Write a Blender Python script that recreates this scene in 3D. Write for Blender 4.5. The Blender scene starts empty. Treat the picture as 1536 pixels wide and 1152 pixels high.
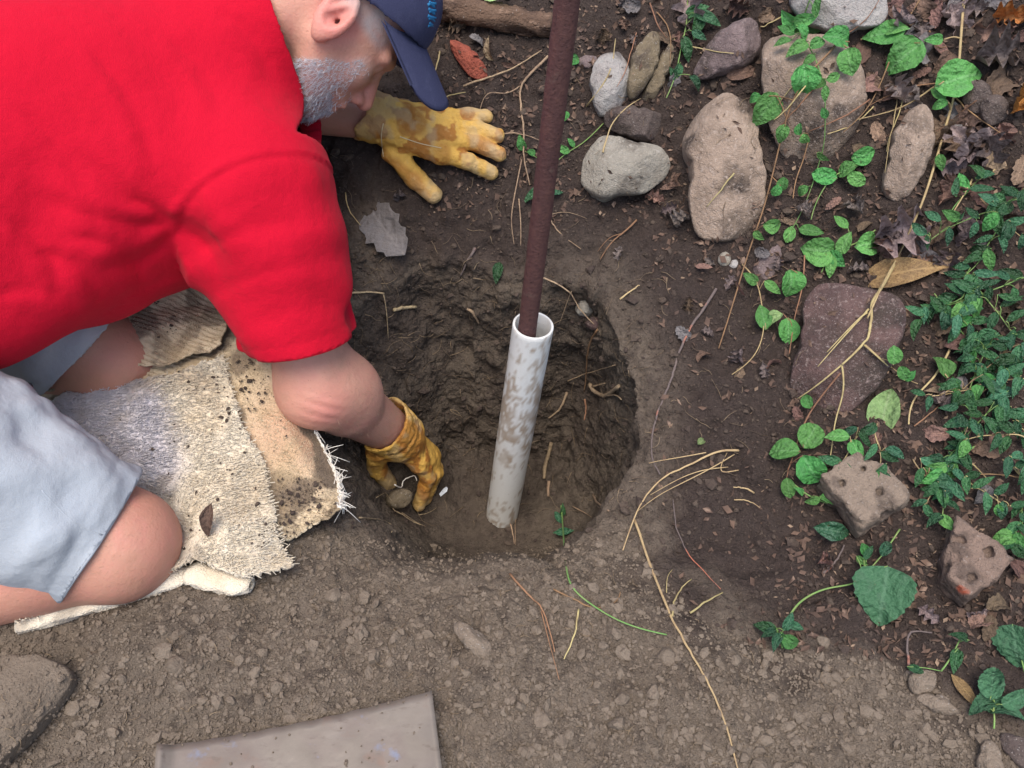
import bpy, math, random
import numpy as np
from mathutils import Vector, Matrix
from mathutils.bvhtree import BVHTree

random.seed(7)
rng = np.random.default_rng(11)
scene = bpy.context.scene
COL = scene.collection

# ------------------------------------------------------------------ camera, sky, sun, exposure
CAM = np.array([0.0, 0.0, 1.0])
DEP = math.radians(50)
FPX = 1205.0
cam_d = bpy.data.cameras.new("camera")
cam_d.sensor_width = 36.0
cam_d.lens = 36.0 * FPX / 1536.0
cam_d.clip_start = 0.02
cam_d.clip_end = 200
cam = bpy.data.objects.new("camera", cam_d)
COL.objects.link(cam)
cam.location = CAM
cam.rotation_euler = (math.pi / 2 - DEP, 0, 0)
scene.camera = cam

world = bpy.data.worlds.new("World")
scene.world = world
world.use_nodes = True
SUN_EL, SUN_ROT = math.radians(74), math.radians(195)
wn = world.node_tree
sky = wn.nodes.new("ShaderNodeTexSky")
sky.sky_type = 'NISHITA'
sky.sun_disc = False
sky.sun_elevation = SUN_EL
sky.sun_rotation = SUN_ROT
sky.dust_density = 3.0
wn.links.new(sky.outputs[0], wn.nodes["Background"].inputs[0])
wn.nodes["Background"].inputs[1].default_value = 0.13
sun_d = bpy.data.lights.new("sun", 'SUN')
sun_d.energy = 1.5
sun_d.angle = math.radians(40)
sun_d.color = (1.0, 0.95, 0.88)
sun = bpy.data.objects.new("sun", sun_d)
COL.objects.link(sun)
sv = Vector((math.sin(SUN_ROT) * math.cos(SUN_EL), math.cos(SUN_ROT) * math.cos(SUN_EL), math.sin(SUN_EL)))
sun.rotation_euler = sv.to_track_quat('Z', 'Y').to_euler()
sun.location = sv * 10
scene.view_settings.view_transform = 'Standard'
scene.view_settings.look = 'None'
scene.view_settings.gamma = 1
scene.view_settings.use_curve_mapping = False
scene.view_settings.exposure = 1.08

# ------------------------------------------------------------------ small maths
Rv = np.array([1.0, 0, 0])
Fv = np.array([0, math.cos(DEP), -math.sin(DEP)])
Uv = np.array([0, math.sin(DEP), math.cos(DEP)])

def W(px, py, d):
    """a point d metres deep along the view axis"""
    return CAM + d * Fv + (px - 768) / FPX * d * Rv + (576 - py) / FPX * d * Uv

def nrm(v):
    v = np.asarray(v, float)
    return v / (np.linalg.norm(v) + 1e-12)

def sstep(a, b, x):
    t = np.clip((x - a) / (b - a), 0, 1)
    return t * t * (3 - 2 * t)

def _hash(ix, iy, iz, seed):
    h = (ix.astype(np.int64) * 374761393 + iy.astype(np.int64) * 668265263 + iz.astype(np.int64) * 2147483647 + seed * 1274126177) & 0xFFFFFFFF
    h = ((h ^ (h >> 13)) * 1274126177) & 0xFFFFFFFF
    h = ((h ^ (h >> 16)) * 2246822519) & 0xFFFFFFFF
    return ((h ^ (h >> 15)) & 0xFFFFFF) / float(0xFFFFFF)

def vnoise(P, scale=1.0, seed=0):
    """value noise, -1..1"""
    Q = np.asarray(P) * scale
    I = np.floor(Q).astype(np.int64)
    f = Q - I
    f = f * f * (3 - 2 * f)
    out = 0
    for dx in (0, 1):
        wx = f[:, 0] if dx else 1 - f[:, 0]
        for dy in (0, 1):
            wy = f[:, 1] if dy else 1 - f[:, 1]
            for dz in (0, 1):
                wz = f[:, 2] if dz else 1 - f[:, 2]
                out = out + wx * wy * wz * _hash(I[:, 0] + dx, I[:, 1] + dy, I[:, 2] + dz, seed)
    return out * 2 - 1

def fbm(P, scale=1.0, seed=0, octs=4, gain=0.5):
    a, s, out = 1.0, scale, 0
    for k in range(octs):
        out = out + a * vnoise(P, s, seed + k * 17)
        a *= gain
        s *= 2.03
    return out

def worley(P, scale, seed=0):
    Q = np.asarray(P) * scale
    I = np.floor(Q).astype(np.int64)
    best = np.full(len(Q), 9.0)
    cid = np.zeros(len(Q))
    for dx in (-1, 0, 1):
        for dy in (-1, 0, 1):
            for dz in (-1, 0, 1):
                jx, jy, jz = I[:, 0] + dx, I[:, 1] + dy, I[:, 2] + dz
                a = _hash(jx, jy, jz, seed)
                b = _hash(jx, jy, jz, seed + 5)
                c = _hash(jx, jy, jz, seed + 9)
                d = np.sqrt((jx + a - Q[:, 0]) ** 2 + (jy + b - Q[:, 1]) ** 2 + (jz + c - Q[:, 2]) ** 2)
                m = d < best
                best[m] = d[m]
                cid[m] = a[m]
    return best, cid

def catmull(pts, per=8):
    P = np.asarray(pts, float)
    if len(P) < 3:
        t = np.linspace(0, 1, per + 1)[:, None]
        return P[0] * (1 - t) + P[-1] * t
    Q = np.vstack([2 * P[0] - P[1], P, 2 * P[-1] - P[-2]])
    out = []
    for i in range(1, len(Q) - 2):
        p0, p1, p2, p3 = Q[i - 1], Q[i], Q[i + 1], Q[i + 2]
        for k in range(per):
            t = k / per
            out.append(0.5 * (2 * p1 + (p2 - p0) * t + (2 * p0 - 5 * p1 + 4 * p2 - p3) * t * t + (3 * p1 - p0 - 3 * p2 + p3) * t ** 3))
    out.append(P[-1])
    return np.array(out)

# ------------------------------------------------------------------ objects
def mesh_of(name, V, F, mats, smooth=True):
    me = bpy.data.meshes.new(name)
    V = np.asarray(V, np.float32)
    if isinstance(F, np.ndarray):
        n, k = F.shape
        me.vertices.add(len(V))
        me.vertices.foreach_set("co", V.ravel())
        me.loops.add(n * k)
        me.loops.foreach_set("vertex_index", F.astype(np.int32).ravel())
        me.polygons.add(n)
        me.polygons.foreach_set("loop_start", np.arange(0, n * k, k, dtype=np.int32))
        me.update(calc_edges=True)
    else:
        me.from_pydata([tuple(map(float, v)) for v in V], [], [tuple(map(int, f)) for f in F])
    me.polygons.foreach_set("use_smooth", np.full(len(me.polygons), smooth, dtype=bool))
    for m in (mats if isinstance(mats, (list, tuple)) else [mats]):
        me.materials.append(m)
    me.validate()
    return me

def vattr(me, name, vals):
    a = me.attributes.new(name, 'FLOAT', 'POINT')
    a.data.foreach_set("value", np.asarray(vals, np.float32))

def uvattr(me, uv):
    a = me.attributes.new("leafuv", 'FLOAT_VECTOR', 'POINT')
    a.data.foreach_set("vector", np.asarray(uv, np.float32).ravel())

def tag(o, label, cat=None, group=None, kind=None):
    if label: o["label"] = label
    if cat: o["category"] = cat
    if group: o["group"] = group
    if kind: o["kind"] = kind
    return o

def thing(name, label, cat, loc, group=None):
    o = bpy.data.objects.new(name, None)
    COL.objects.link(o)
    o.empty_display_size = 0.05
    o.location = tuple(map(float, loc))
    return tag(o, label, cat, group)

def obj(name, V, F, mats, parent=None, base=None, smooth=True):
    """one mesh object; V in world space. A part is stored relative to its parent (parents carry no rotation)."""
    V = np.asarray(V, float)
    off = np.zeros(3)
    p = parent
    while p is not None:
        off = off + np.array(p.location)
        p = p.parent
    if base is None:
        base = np.zeros(3) if parent is not None else np.array([V[:, 0].mean(), V[:, 1].mean(), V[:, 2].min()])
    else:
        base = np.asarray(base, float) - off
    me = mesh_of(name, V - off - base, F, mats, smooth)
    o = bpy.data.objects.new(name, me)
    COL.objects.link(o)
    o.location = tuple(map(float, base))
    if parent is not None:
        o.parent = parent
    return o

def place(name, me, mat4, parent=None):
    o = bpy.data.objects.new(name, me)
    COL.objects.link(o)
    if parent is not None:
        o.parent = parent
        o.matrix_basis = Matrix.Translation(-Vector(parent.location)) @ mat4
    else:
        o.matrix_basis = mat4
    return o

def tube(path, r0, r1=None, sides=6, jitter=0.0, cap=True, rfun=None):
    P = np.asarray(path, float)
    n = len(P)
    r1 = r0 if r1 is None else r1
    T = np.gradient(P, axis=0)
    T /= np.linalg.norm(T, axis=1)[:, None] + 1e-12
    up = np.array([0.3, 0.2, 1.0])
    V, F = [], []
    for i in range(n):
        a = nrm(np.cross(T[i], up))
        b = np.cross(a, T[i])
        t = i / max(1, n - 1)
        r = r0 + (r1 - r0) * t
        if rfun is not None:
            r = r * rfun(t)
        for k in range(sides):
            an = 2 * math.pi * k / sides
            rr = r * (1 + jitter * (random.random() - .5) * 2)
            V.append(P[i] + rr * (math.cos(an) * a + math.sin(an) * b))
    for i in range(n - 1):
        for k in range(sides):
            k2 = (k + 1) % sides
            F.append((i * sides + k, i * sides + k2, (i + 1) * sides + k2, (i + 1) * sides + k))
    if cap:
        F.append(tuple(range(sides))[::-1])
        F.append(tuple(range((n - 1) * sides, n * sides)))
    return V, F

class MB:
    def __init__(s): s.V, s.F = [], []
    def add(s, VF):
        V, F = VF
        n = len(s.V)
        s.V.extend(list(V))
        s.F.extend([tuple(i + n for i in f) for f in F])
        return s

# ------------------------------------------------------------------ signed distance shapes
def sd_cone(P, a, b, r1, r2):
    a, b = np.asarray(a, float), np.asarray(b, float)
    ba = b - a
    t = np.clip(((P - a) @ ba) / (ba @ ba + 1e-12), 0, 1)
    d = np.linalg.norm(P - a - t[:, None] * ba, axis=1)
    return d - (r1 + (r2 - r1) * t)

def sd_ell(P, c, ax, rad):
    """ax: 3x3 rows of axes"""
    Q = (P - np.asarray(c)) @ np.asarray(ax).T
    r = np.asarray(rad, float)
    k0 = np.linalg.norm(Q / r, axis=1)
    k1 = np.linalg.norm(Q / (r * r), axis=1) + 1e-9
    return k0 * (k0 - 1) / k1

def smin(a, b, k):
    h = np.clip(0.5 + 0.5 * (b - a) / k, 0, 1)
    return b + (a - b) * h - k * h * (1 - h)

def smax(a, b, k):
    return -smin(-a, -b, k)

def surface_nets(fn, lo, hi, h, blk=6):
    lo, hi = np.asarray(lo, float), np.asarray(hi, float)
    nb = np.ceil((hi - lo) / (h * blk)).astype(int)
    n = nb * blk + 1
    g = [lo[i] + h * blk * (np.arange(nb[i]) + .5) for i in range(3)]
    C = np.stack(np.meshgrid(*g, indexing='ij'), -1).reshape(-1, 3)
    dc = np.concatenate([fn(c) for c in np.array_split(C, max(1, len(C) // 200000))])
    act = (np.abs(dc) < h * blk * 1.6).reshape(nb)
    sg = np.where(dc < 0, -1, 1).astype(np.float32).reshape(nb)
    D = np.ones(n, np.float32)
    D[:-1, :-1, :-1] = sg.repeat(blk, 0).repeat(blk, 1).repeat(blk, 2)
    need = np.zeros(n, bool)
    for (i, j, k) in np.argwhere(act):
        need[i * blk:(i + 1) * blk + 1, j * blk:(j + 1) * blk + 1, k * blk:(k + 1) * blk + 1] = True
    idx = np.argwhere(need)
    vals = np.concatenate([fn(lo + c * h) for c in np.array_split(idx, max(1, len(idx) // 200000))])
    D[idx[:, 0], idx[:, 1], idx[:, 2]] = vals
    S = D < 0
    cnt = np.zeros(n - 1, np.int8)
    for a in (0, 1):
        for b in (0, 1):
            for c in (0, 1):
                cnt += S[a:n[0] - 1 + a, b:n[1] - 1 + b, c:n[2] - 1 + c]
    cells = np.argwhere((cnt > 0) & (cnt < 8))
    vid = np.full(n - 1, -1, np.int32)
    vid[cells[:, 0], cells[:, 1], cells[:, 2]] = np.arange(len(cells))
    acc = np.zeros((len(cells), 3))
    num = np.zeros(len(cells))
    corners = [(a, b, c) for a in (0, 1) for b in (0, 1) for c in (0, 1)]
    cv = {c: D[cells[:, 0] + c[0], cells[:, 1] + c[1], cells[:, 2] + c[2]] for c in corners}
    for c in corners:
        for ax in range(3):
            if c[ax] == 0:
                c2 = list(c); c2[ax] = 1; c2 = tuple(c2)
                d0, d1 = cv[c], cv[c2]
                m = (d0 < 0) != (d1 < 0)
                t = np.where(m, d0 / np.where(m, d0 - d1, 1), 0)
                p = np.repeat(np.array(c, float)[None], len(cells), 0)
                p[:, ax] += t
                acc[m] += p[m]
                num[m] += 1
    V = lo + (cells + acc / np.maximum(num, 1)[:, None]) * h
    quads = []
    for ax in range(3):
        sl0 = [slice(1, n[i] - 1) for i in range(3)]
        sl0[ax] = slice(0, n[ax] - 1)
        sl1 = list(sl0); sl1[ax] = slice(1, n[ax])
        a, b = S[tuple(sl0)], S[tuple(sl1)]
        e = np.argwhere(a != b)
        if not len(e): continue
        inside = a[e[:, 0], e[:, 1], e[:, 2]]
        o = np.ones(3, int); o[ax] = 0
        e = e + o
        u, v = (ax + 1) % 3, (ax + 2) % 3
        q = []
        for (du, dv) in ((-1, -1), (0, -1), (0, 0), (-1, 0)):
            c = e.copy(); c[:, u] += du; c[:, v] += dv
            q.append(vid[c[:, 0], c[:, 1], c[:, 2]])
        q = np.stack(q, 1)
        q[~inside] = q[~inside][:, ::-1]
        quads.append(q)
    Q = np.concatenate(quads)
    Q = Q[(Q >= 0).all(1)]
    return V, Q

def relax(V, Q, it=2, lam=0.5):
    e = np.concatenate([Q[:, [0, 1]], Q[:, [1, 2]], Q[:, [2, 3]], Q[:, [3, 0]]])
    for _ in range(it):
        S = np.zeros_like(V); c = np.zeros(len(V))
        np.add.at(S, e[:, 0], V[e[:, 1]]); np.add.at(c, e[:, 0], 1)
        np.add.at(S, e[:, 1], V[e[:, 0]]); np.add.at(c, e[:, 1], 1)
        V = V + lam * (S / np.maximum(c, 1)[:, None] - V)
    return V

# ------------------------------------------------------------------ materials
def make_mat(name, base, rough=0.85, layers=(), bumps=(), spec=0.3, vary=0.0, sss=0.0, coat=0.0, metal=0.0, attr=(), translucent=0.0, leaf=None, sheen=0.0, roughvar=None, post=()):
    """layers: (scale, detail, lo, hi, colour[, stretch]) noise patches over the base; bumps: (scale, distance[, kind/stretch]);
    attr: (attribute, colour) mixed by a per-vertex value; vary: brightness spread between objects"""
    m = bpy.data.materials.new(name)
    m.use_nodes = True
    t = m.node_tree
    N, L = t.nodes, t.links
    bs = N["Principled BSDF"]
    tc = N.new("ShaderNodeTexCoord")
    co = tc.outputs["Object"]
    rgb = N.new("ShaderNodeRGB")
    rgb.outputs[0].default_value = (*base, 1)
    col = rgb.outputs[0]
    def mapped(stretch):
        if stretch is None: return co
        mp = N.new("ShaderNodeMapping")
        mp.inputs["Scale"].default_value = stretch
        L.new(co, mp.inputs[0])
        return mp.outputs[0]
    def mix(fac, c2):
        nonlocal col
        mx = N.new("ShaderNodeMix"); mx.data_type = 'RGBA'
        L.new(fac, mx.inputs[0]); L.new(col, mx.inputs[6])
        if isinstance(c2, tuple): mx.inputs[7].default_value = (*c2, 1)
        else: L.new(c2, mx.inputs[7])
        col = mx.outputs[2]
    if post: attr0, attr = attr, ()
    for an, c2 in attr:
        a = N.new("ShaderNodeAttribute"); a.attribute_name = an
        mix(a.outputs["Fac"], c2)
    lys = [(l, 0) for l in layers] + [(None, 1)] + [(l, 0) for l in post]
    for ly, brk in lys:
        if brk:
            if post:
                for an, c2 in attr0:
                    a = N.new("ShaderNodeAttribute"); a.attribute_name = an
                    mix(a.outputs["Fac"], c2)
            continue
        sc, det, lo, hi, c2 = ly[:5]
        nz = N.new("ShaderNodeTexNoise")
        nz.inputs["Scale"].default_value = sc
        nz.inputs["Detail"].default_value = det
        nz.inputs["Roughness"].default_value = 0.6
        L.new(mapped(ly[5] if len(ly) > 5 else None), nz.inputs["Vector"])
        mr = N.new("ShaderNodeMapRange")
        mr.inputs[1].default_value = lo; mr.inputs[2].default_value = hi
        mr.inputs[4].default_value = ly[6] if len(ly) > 6 else 1.0
        L.new(nz.outputs["Fac"], mr.inputs[0])
        mix(mr.outputs[0], c2)
    if leaf:
        at = N.new("ShaderNodeAttribute"); at.attribute_name = "leafuv"
        sp = N.new("ShaderNodeSeparateXYZ"); L.new(at.outputs["Vector"], sp.inputs[0])
        ab = N.new("ShaderNodeMath"); ab.operation = 'ABSOLUTE'; L.new(sp.outputs[0], ab.inputs[0])
        mr = N.new("ShaderNodeMapRange"); mr.inputs[1].default_value = 0.10; mr.inputs[2].default_value = 0.02
        mr.inputs[4].default_value = leaf[1]
        L.new(ab.outputs[0], mr.inputs[0]); mix(mr.outputs[0], leaf[0])
        # side veins: slanted bands v - 0.5|u|
        mm = N.new("ShaderNodeMath"); mm.operation = 'MULTIPLY_ADD'
        L.new(ab.outputs[0], mm.inputs[0]); mm.inputs[1].default_value = -0.35; L.new(sp.outputs[1], mm.inputs[2])
        fr = N.new("ShaderNodeMath"); fr.operation = 'MULTIPLY'; L.new(mm.outputs[0], fr.inputs[0]); fr.inputs[1].default_value = 44.0
        sn = N.new("ShaderNodeMath"); sn.operation = 'SINE'; L.new(fr.outputs[0], sn.inputs[0])
        m2 = N.new("ShaderNodeMapRange"); m2.inputs[1].default_value = 0.86; m2.inputs[2].default_value = 1.0
        m2.inputs[4].default_value = leaf[1] * 0.55
        L.new(sn.outputs[0], m2.inputs[0]); mix(m2.outputs[0], leaf[0])
    if vary:
        oi = N.new("ShaderNodeObjectInfo")
        hs = N.new("ShaderNodeHueSaturation")
        r1 = N.new("ShaderNodeMapRange"); r1.inputs[3].default_value = 1 - vary; r1.inputs[4].default_value = 1 + vary
        L.new(oi.outputs["Random"], r1.inputs[0]); L.new(r1.outputs[0], hs.inputs["Value"])
        ml = N.new("ShaderNodeMath"); ml.operation = 'MULTIPLY'; ml.inputs[1].default_value = 7.31
        L.new(oi.outputs["Random"], ml.inputs[0])
        fr = N.new("ShaderNodeMath"); fr.operation = 'FRACT'; L.new(ml.outputs[0], fr.inputs[0])
        r2 = N.new("ShaderNodeMapRange"); r2.inputs[3].default_value = 0.5 - vary * .06; r2.inputs[4].default_value = 0.5 + vary * .06
        L.new(fr.outputs[0], r2.inputs[0]); L.new(r2.outputs[0], hs.inputs["Hue"])
        L.new(col, hs.inputs["Color"]); col = hs.outputs[0]
    L.new(col, bs.inputs["Base Color"])
    bs.inputs["Roughness"].default_value = rough
    if roughvar:
        nz = N.new("ShaderNodeTexNoise"); nz.inputs["Scale"].default_value = roughvar[0]
        L.new(co, nz.inputs["Vector"])
        mr = N.new("ShaderNodeMapRange"); mr.inputs[1].default_value = .35; mr.inputs[2].default_value = .65
        mr.inputs[3].default_value = roughvar[1]; mr.inputs[4].default_value = roughvar[2]
        L.new(nz.outputs["Fac"], mr.inputs[0]); L.new(mr.outputs[0], bs.inputs["Roughness"])
    bs.inputs["Specular IOR Level"].default_value = spec
    bs.inputs["Metallic"].default_value = metal
    if sss:
        bs.inputs["Subsurface Weight"].default_value = sss
        bs.inputs["Subsurface Radius"].default_value = (0.012, 0.005, 0.003)
        bs.inputs["Subsurface Scale"].default_value = 0.6
    if sheen:
        bs.inputs["Sheen Weight"].default_value = sheen
    prev = None
    for bp in bumps:
        nz = N.new("ShaderNodeTexNoise")
        nz.inputs["Scale"].default_value = bp[0]; nz.inputs["Detail"].default_value = 5
        L.new(mapped(bp[2] if len(bp) > 2 else None), nz.inputs["Vector"])
        b = N.new("ShaderNodeBump"); b.inputs["Distance"].default_value = bp[1]; b.inputs["Strength"].default_value = 1
        L.new(nz.outputs["Fac"], b.inputs["Height"])
        if prev: L.new(prev, b.inputs["Normal"])
        prev = b.outputs[0]
    if prev: L.new(prev, bs.inputs["Normal"])
    if translucent:
        tr = N.new("ShaderNodeBsdfTranslucent"); L.new(col, tr.inputs[0])
        ms = N.new("ShaderNodeMixShader"); ms.inputs[0].default_value = translucent
        L.new(bs.outputs[0], ms.inputs[1]); L.new(tr.outputs[0], ms.inputs[2])
        L.new(ms.outputs[0], N["Material Output"].inputs[0])
    return m

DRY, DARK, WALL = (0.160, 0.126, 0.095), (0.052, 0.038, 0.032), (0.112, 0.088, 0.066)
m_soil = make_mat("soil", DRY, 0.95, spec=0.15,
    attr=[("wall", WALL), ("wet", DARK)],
    layers=[(9, 6, .45, .75, (0.12, 0.092, 0.068), None, .55)],
    post=[(45, 8, .48, .72, (0.035, 0.026, 0.022), None, .7), (150, 5, .60, .74, (0.17, 0.13, 0.10), None, .35), (420, 2, .68, .74, (0.3, 0.25, 0.2), None, .5)],
    bumps=[(90, 0.008), (260, 0.005), (700, .002)])
m_clod = make_mat("dry_clods", (0.170, 0.134, 0.101), 0.95, spec=0.15, layers=[(25, 4, .4, .7, (0.12, 0.092, 0.068)), (260, 4, .5, .7, (0.21, 0.168, 0.128), None, .5)], bumps=[(300, 0.003)])
m_darkclod = make_mat("damp_clods", (0.055, 0.04, 0.033), 0.95, spec=0.2, layers=[(40, 4, .4, .7, (0.10, 0.075, 0.056)), (200, 3, .6, .7, (0.03, .02, .018))], bumps=[(300, 0.003)])

# ------------------------------------------------------------------ the ground and the hole dug in it
HC = np.array([-0.07, 0.79])
RIM = np.array([(-.026, .539), (.09, .565), (.145, .625), (.176, .78), (.162, .935), (.105, 1.0), (.025, 1.013), (-.167, 1.04), (-.266, .972), (-.36, .84), (-.33, .7), (-.22, .58), (-.12, .545)])
_ra = np.arctan2(RIM[:, 1] - HC[1], RIM[:, 0] - HC[0])
_rr = np.hypot(RIM[:, 0] - HC[0], RIM[:, 1] - HC[1])
_o = np.argsort(_ra)
_ra, _rr = _ra[_o], _rr[_o]
_tab_a = np.linspace(-math.pi, math.pi, 721)
_tab_r = np.interp(_tab_a, np.r_[_ra - 2 * math.pi, _ra, _ra + 2 * math.pi], np.r_[_rr, _rr, _rr])
_k = np.hanning(61); _k /= _k.sum()
_tab_r = np.convolve(np.r_[_tab_r[-61:-1], _tab_r, _tab_r[1:61]], _k, 'same')[60:-60]
def rim_r(th):
    return np.interp((th + math.pi) % (2 * math.pi) - math.pi, _tab_a, _tab_r)

def z_base(x, y):
    x, y = np.asarray(x, float), np.asarray(y, float)
    t = y + .45 * np.logaddexp(0, (x - .18) / .06) * .06
    u = np.minimum((t - 1.04) / .05, 60)
    z = .75 * np.logaddexp(0, u) * .05
    z = 1.1 - np.logaddexp(0, (1.1 - z) / .15) * .15      # the bank levels off above the frame
    z = z - (1.1 - np.logaddexp(0, 1.1 / .15) * .15)
    z = z + .10 * sstep(.55, 1.04, t) + .05 * sstep(.3, .9, x)
    z = z + .03 * np.exp(-(((x - .1) / .35) ** 2 + ((y - .33) / .16) ** 2))     # heaped spoil near the camera
    z = z + .035 * np.exp(-(((x + .42) / .22) ** 2 + ((y - .36) / .1) ** 2))
    return z

def pix_base(px, py, it=14):
    """pixel arrays -> points on the undug ground"""
    px, py = np.asarray(px, float), np.asarray(py, float)
    D = Fv + ((px - 768) / FPX)[..., None] * Rv + ((576 - py) / FPX)[..., None] * Uv
    d = 1.0 / -D[..., 2]
    for _ in range(it):
        P = CAM + D * d[..., None]
        dz = P[..., 2] - z_base(P[..., 0], P[..., 1])
        d = d + .7 * dz / -D[..., 2]
    return CAM + D * d[..., None]

NA = 1120
TH = np.linspace(0, 2 * math.pi, NA, endpoint=False)
rr = rim_r(TH)
_cir = np.stack([np.cos(TH), np.sin(TH), TH * 0], 1)
rr = rr * (1 + .055 * fbm(_cir, 3.2, 77, 4))
cs, sn = np.cos(TH), np.sin(TH)
back = sstep(-.2, .8, sn)                   # 1 on the far side
right = sstep(.1, .9, cs)
front = sstep(-.1, .9, -sn)
left = sstep(.3, .9, -cs)
fr = .62 - .02 * back + .18 * right - .12 * front - .06 * left
fr = np.clip(fr, .5, .93)
rings = []
NF, NW, NO = 34, 150, 350
ZF = -.40
for i in range(NF):
    q = (i + .6) / NF
    r = rr * fr * q
    x, y = HC[0] + r * cs, HC[1] + r * sn
    z = ZF + .05 * q ** 3 + .05 * left * q ** 2 + .03 * front * q * q
    rings.append(np.stack([x, y, z * np.ones(NA)], 1))
zf_edge = ZF + .05 + .05 * left + .03 * front
lip = .028 * front + .012 + .035 * back * (1 - .6 * right)
lipw = .035 + .05 * back * (1 - .6 * right)
for i in range(NW):
    w = (i + 1) / NW
    g = w ** (1.05 + .45 * back * (1 - .7 * right))
    bulge = (.022 * right + .012 * back) * math.sin(math.pi * min(1, w * 1.02)) ** .8
    r = rr * (fr + (1 - fr) * g) + bulge
    x, y = HC[0] + r * cs, HC[1] + r * sn
    zr = z_base(HC[0] + rr * cs, HC[1] + rr * sn) - lip
    s = .75 * w ** (1.25) + .25 * (w * w * (3 - 2 * w))
    s = s * (1 - front * .6) + front * .6 * math.sin(w * math.pi / 2) ** 1.0
    rings.append(np.stack([x, y, zf_edge + (zr - zf_edge) * s], 1))
offs = [.6 * (math.exp(.005 * k) - 1) for k in range(1, NO)]
offs += list(np.geomspace(offs[-1] * 1.04, 16, 22))
for o in offs:
    r = rr + o
    x, y = HC[0] + r * cs, HC[1] + r * sn
    rings.append(np.stack([x, y, z_base(x, y) - lip * np.exp(-o / lipw)], 1))
G = np.array(rings)                         # rings x NA x 3
NR = len(G)
def grid_normals(G):
    du = np.roll(G, -1, 1) - np.roll(G, 1, 1)
    dv = np.gradient(G, axis=0)
    n = np.cross(du, dv)
    n = -n
    n /= np.linalg.norm(n, axis=2)[..., None] + 1e-12
    n[n[..., 2] < -.9] *= -1
    return n
Nn = grid_normals(G)
if Nn[-40:, :, 2].mean() < 0: Nn = -Nn
P = G.reshape(-1, 3)
ring_id = np.repeat(np.arange(NR), NA)
wallm = sstep(NF - 12, NF + 10, ring_id) * (1 - sstep(NF + NW - 18, NF + NW + 4, ring_id))
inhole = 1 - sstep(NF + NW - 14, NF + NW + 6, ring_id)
# damp dark soil: the bank side of a line across the ground
EDGE_PX = [(-300, 470), (470, 470), (545, 300), (560, 420), (640, 470), (780, 520), (900, 500), (950, 520), (965, 640), (955, 740), (950, 800), (985, 860), (1040, 915), (1110, 962), (1200, 975), (1300, 985), (1400, 1010), (1440, 1070), (1536, 1120), (1800, 1200)]
EP = pix_base(np.array([p[0] for p in EDGE_PX]), np.array([p[1] for p in EDGE_PX]))[:, :2]
poly = np.vstack([EP, [(6, .2), (9, 14), (-9, 14), (-9, EP[0, 1])]])
def poly_sd(xy, poly):
    d = np.full(len(xy), 1e9)
    ins = np.zeros(len(xy), bool)
    for i in range(len(poly)):
        a, b = poly[i], poly[(i + 1) % len(poly)]
        e = b - a
        w = xy - a
        t = np.clip((w @ e) / (e @ e + 1e-12), 0, 1)
        d = np.minimum(d, np.linalg.norm(w - t[:, None] * e, axis=1))
        c = (a[1] > xy[:, 1]) != (b[1] > xy[:, 1])
        xi = a[0] + (xy[:, 1] - a[1]) / np.where(abs(e[1]) < 1e-9, 1e-9, e[1]) * e[0]
        ins ^= c & (xy[:, 0] < xi)
    return np.where(ins, -d, d)
sd = poly_sd(P[:, :2], poly)
n0 = fbm(P, 14, 3, 4)
wet = 1 - sstep(-.05, .07, sd + .06 * n0)
near = np.linalg.norm(P[:, :2] - HC, axis=1) < 2.2
# relief: lumps, crumbs, cracks
lump = fbm(P, 9, 1, 3) * .009
mid = fbm(P, 34, 5, 3) * .0045
disp = lump * (1 + .6 * wet) + mid * (1 + .8 * wet)
idx = np.where(near)[0]
f1, c1 = worley(P[idx], 62, 3)
f2, c2 = worley(P[idx], 135, 8)
crumb = np.zeros(len(P)); crumb2 = np.zeros(len(P))
crumb[idx] = (.75 - f1) * np.maximum(0, c1 - .45) * .022
crumb2[idx] = (.7 - f2) * (.1 + c2) * .007
rid = np.zeros(len(P))
rid[idx] = -np.maximum(0, .22 - np.abs(fbm(P[idx] * [1, 1, 1.6], 26, 21, 3))) * .016
dryness = 1 - wet
outm = 1 - inhole
disp += outm * (crumb * (.35 + .45 * dryness) + crumb2 * (.7 + .3 * dryness)) + inhole * (rid * (.35 + .65 * wallm) + crumb * .35 + crumb2 * .5) + wallm * fbm(P, 13, 31, 3) * .008
disp *= near
P2 = P + Nn.reshape(-1, 3) * disp[:, None]
rs = np.arange(NR - 1)[:, None] * NA
ks = np.arange(NA)[None]
k2 = (ks + 1) % NA
Fq = np.stack([rs + ks, rs + k2, rs + NA + k2, rs + NA + ks], -1).reshape(-1, 4)
cidx = len(P2)
_ev = np.arange(0, NA, 2)
Fq = np.vstack([Fq, np.stack([np.full(NA // 2, cidx), _ev, _ev + 1, (_ev + 2) % NA], 1)[:, ::-1]])
V = np.vstack([P2, [P2[:NA].mean(0)]])
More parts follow.
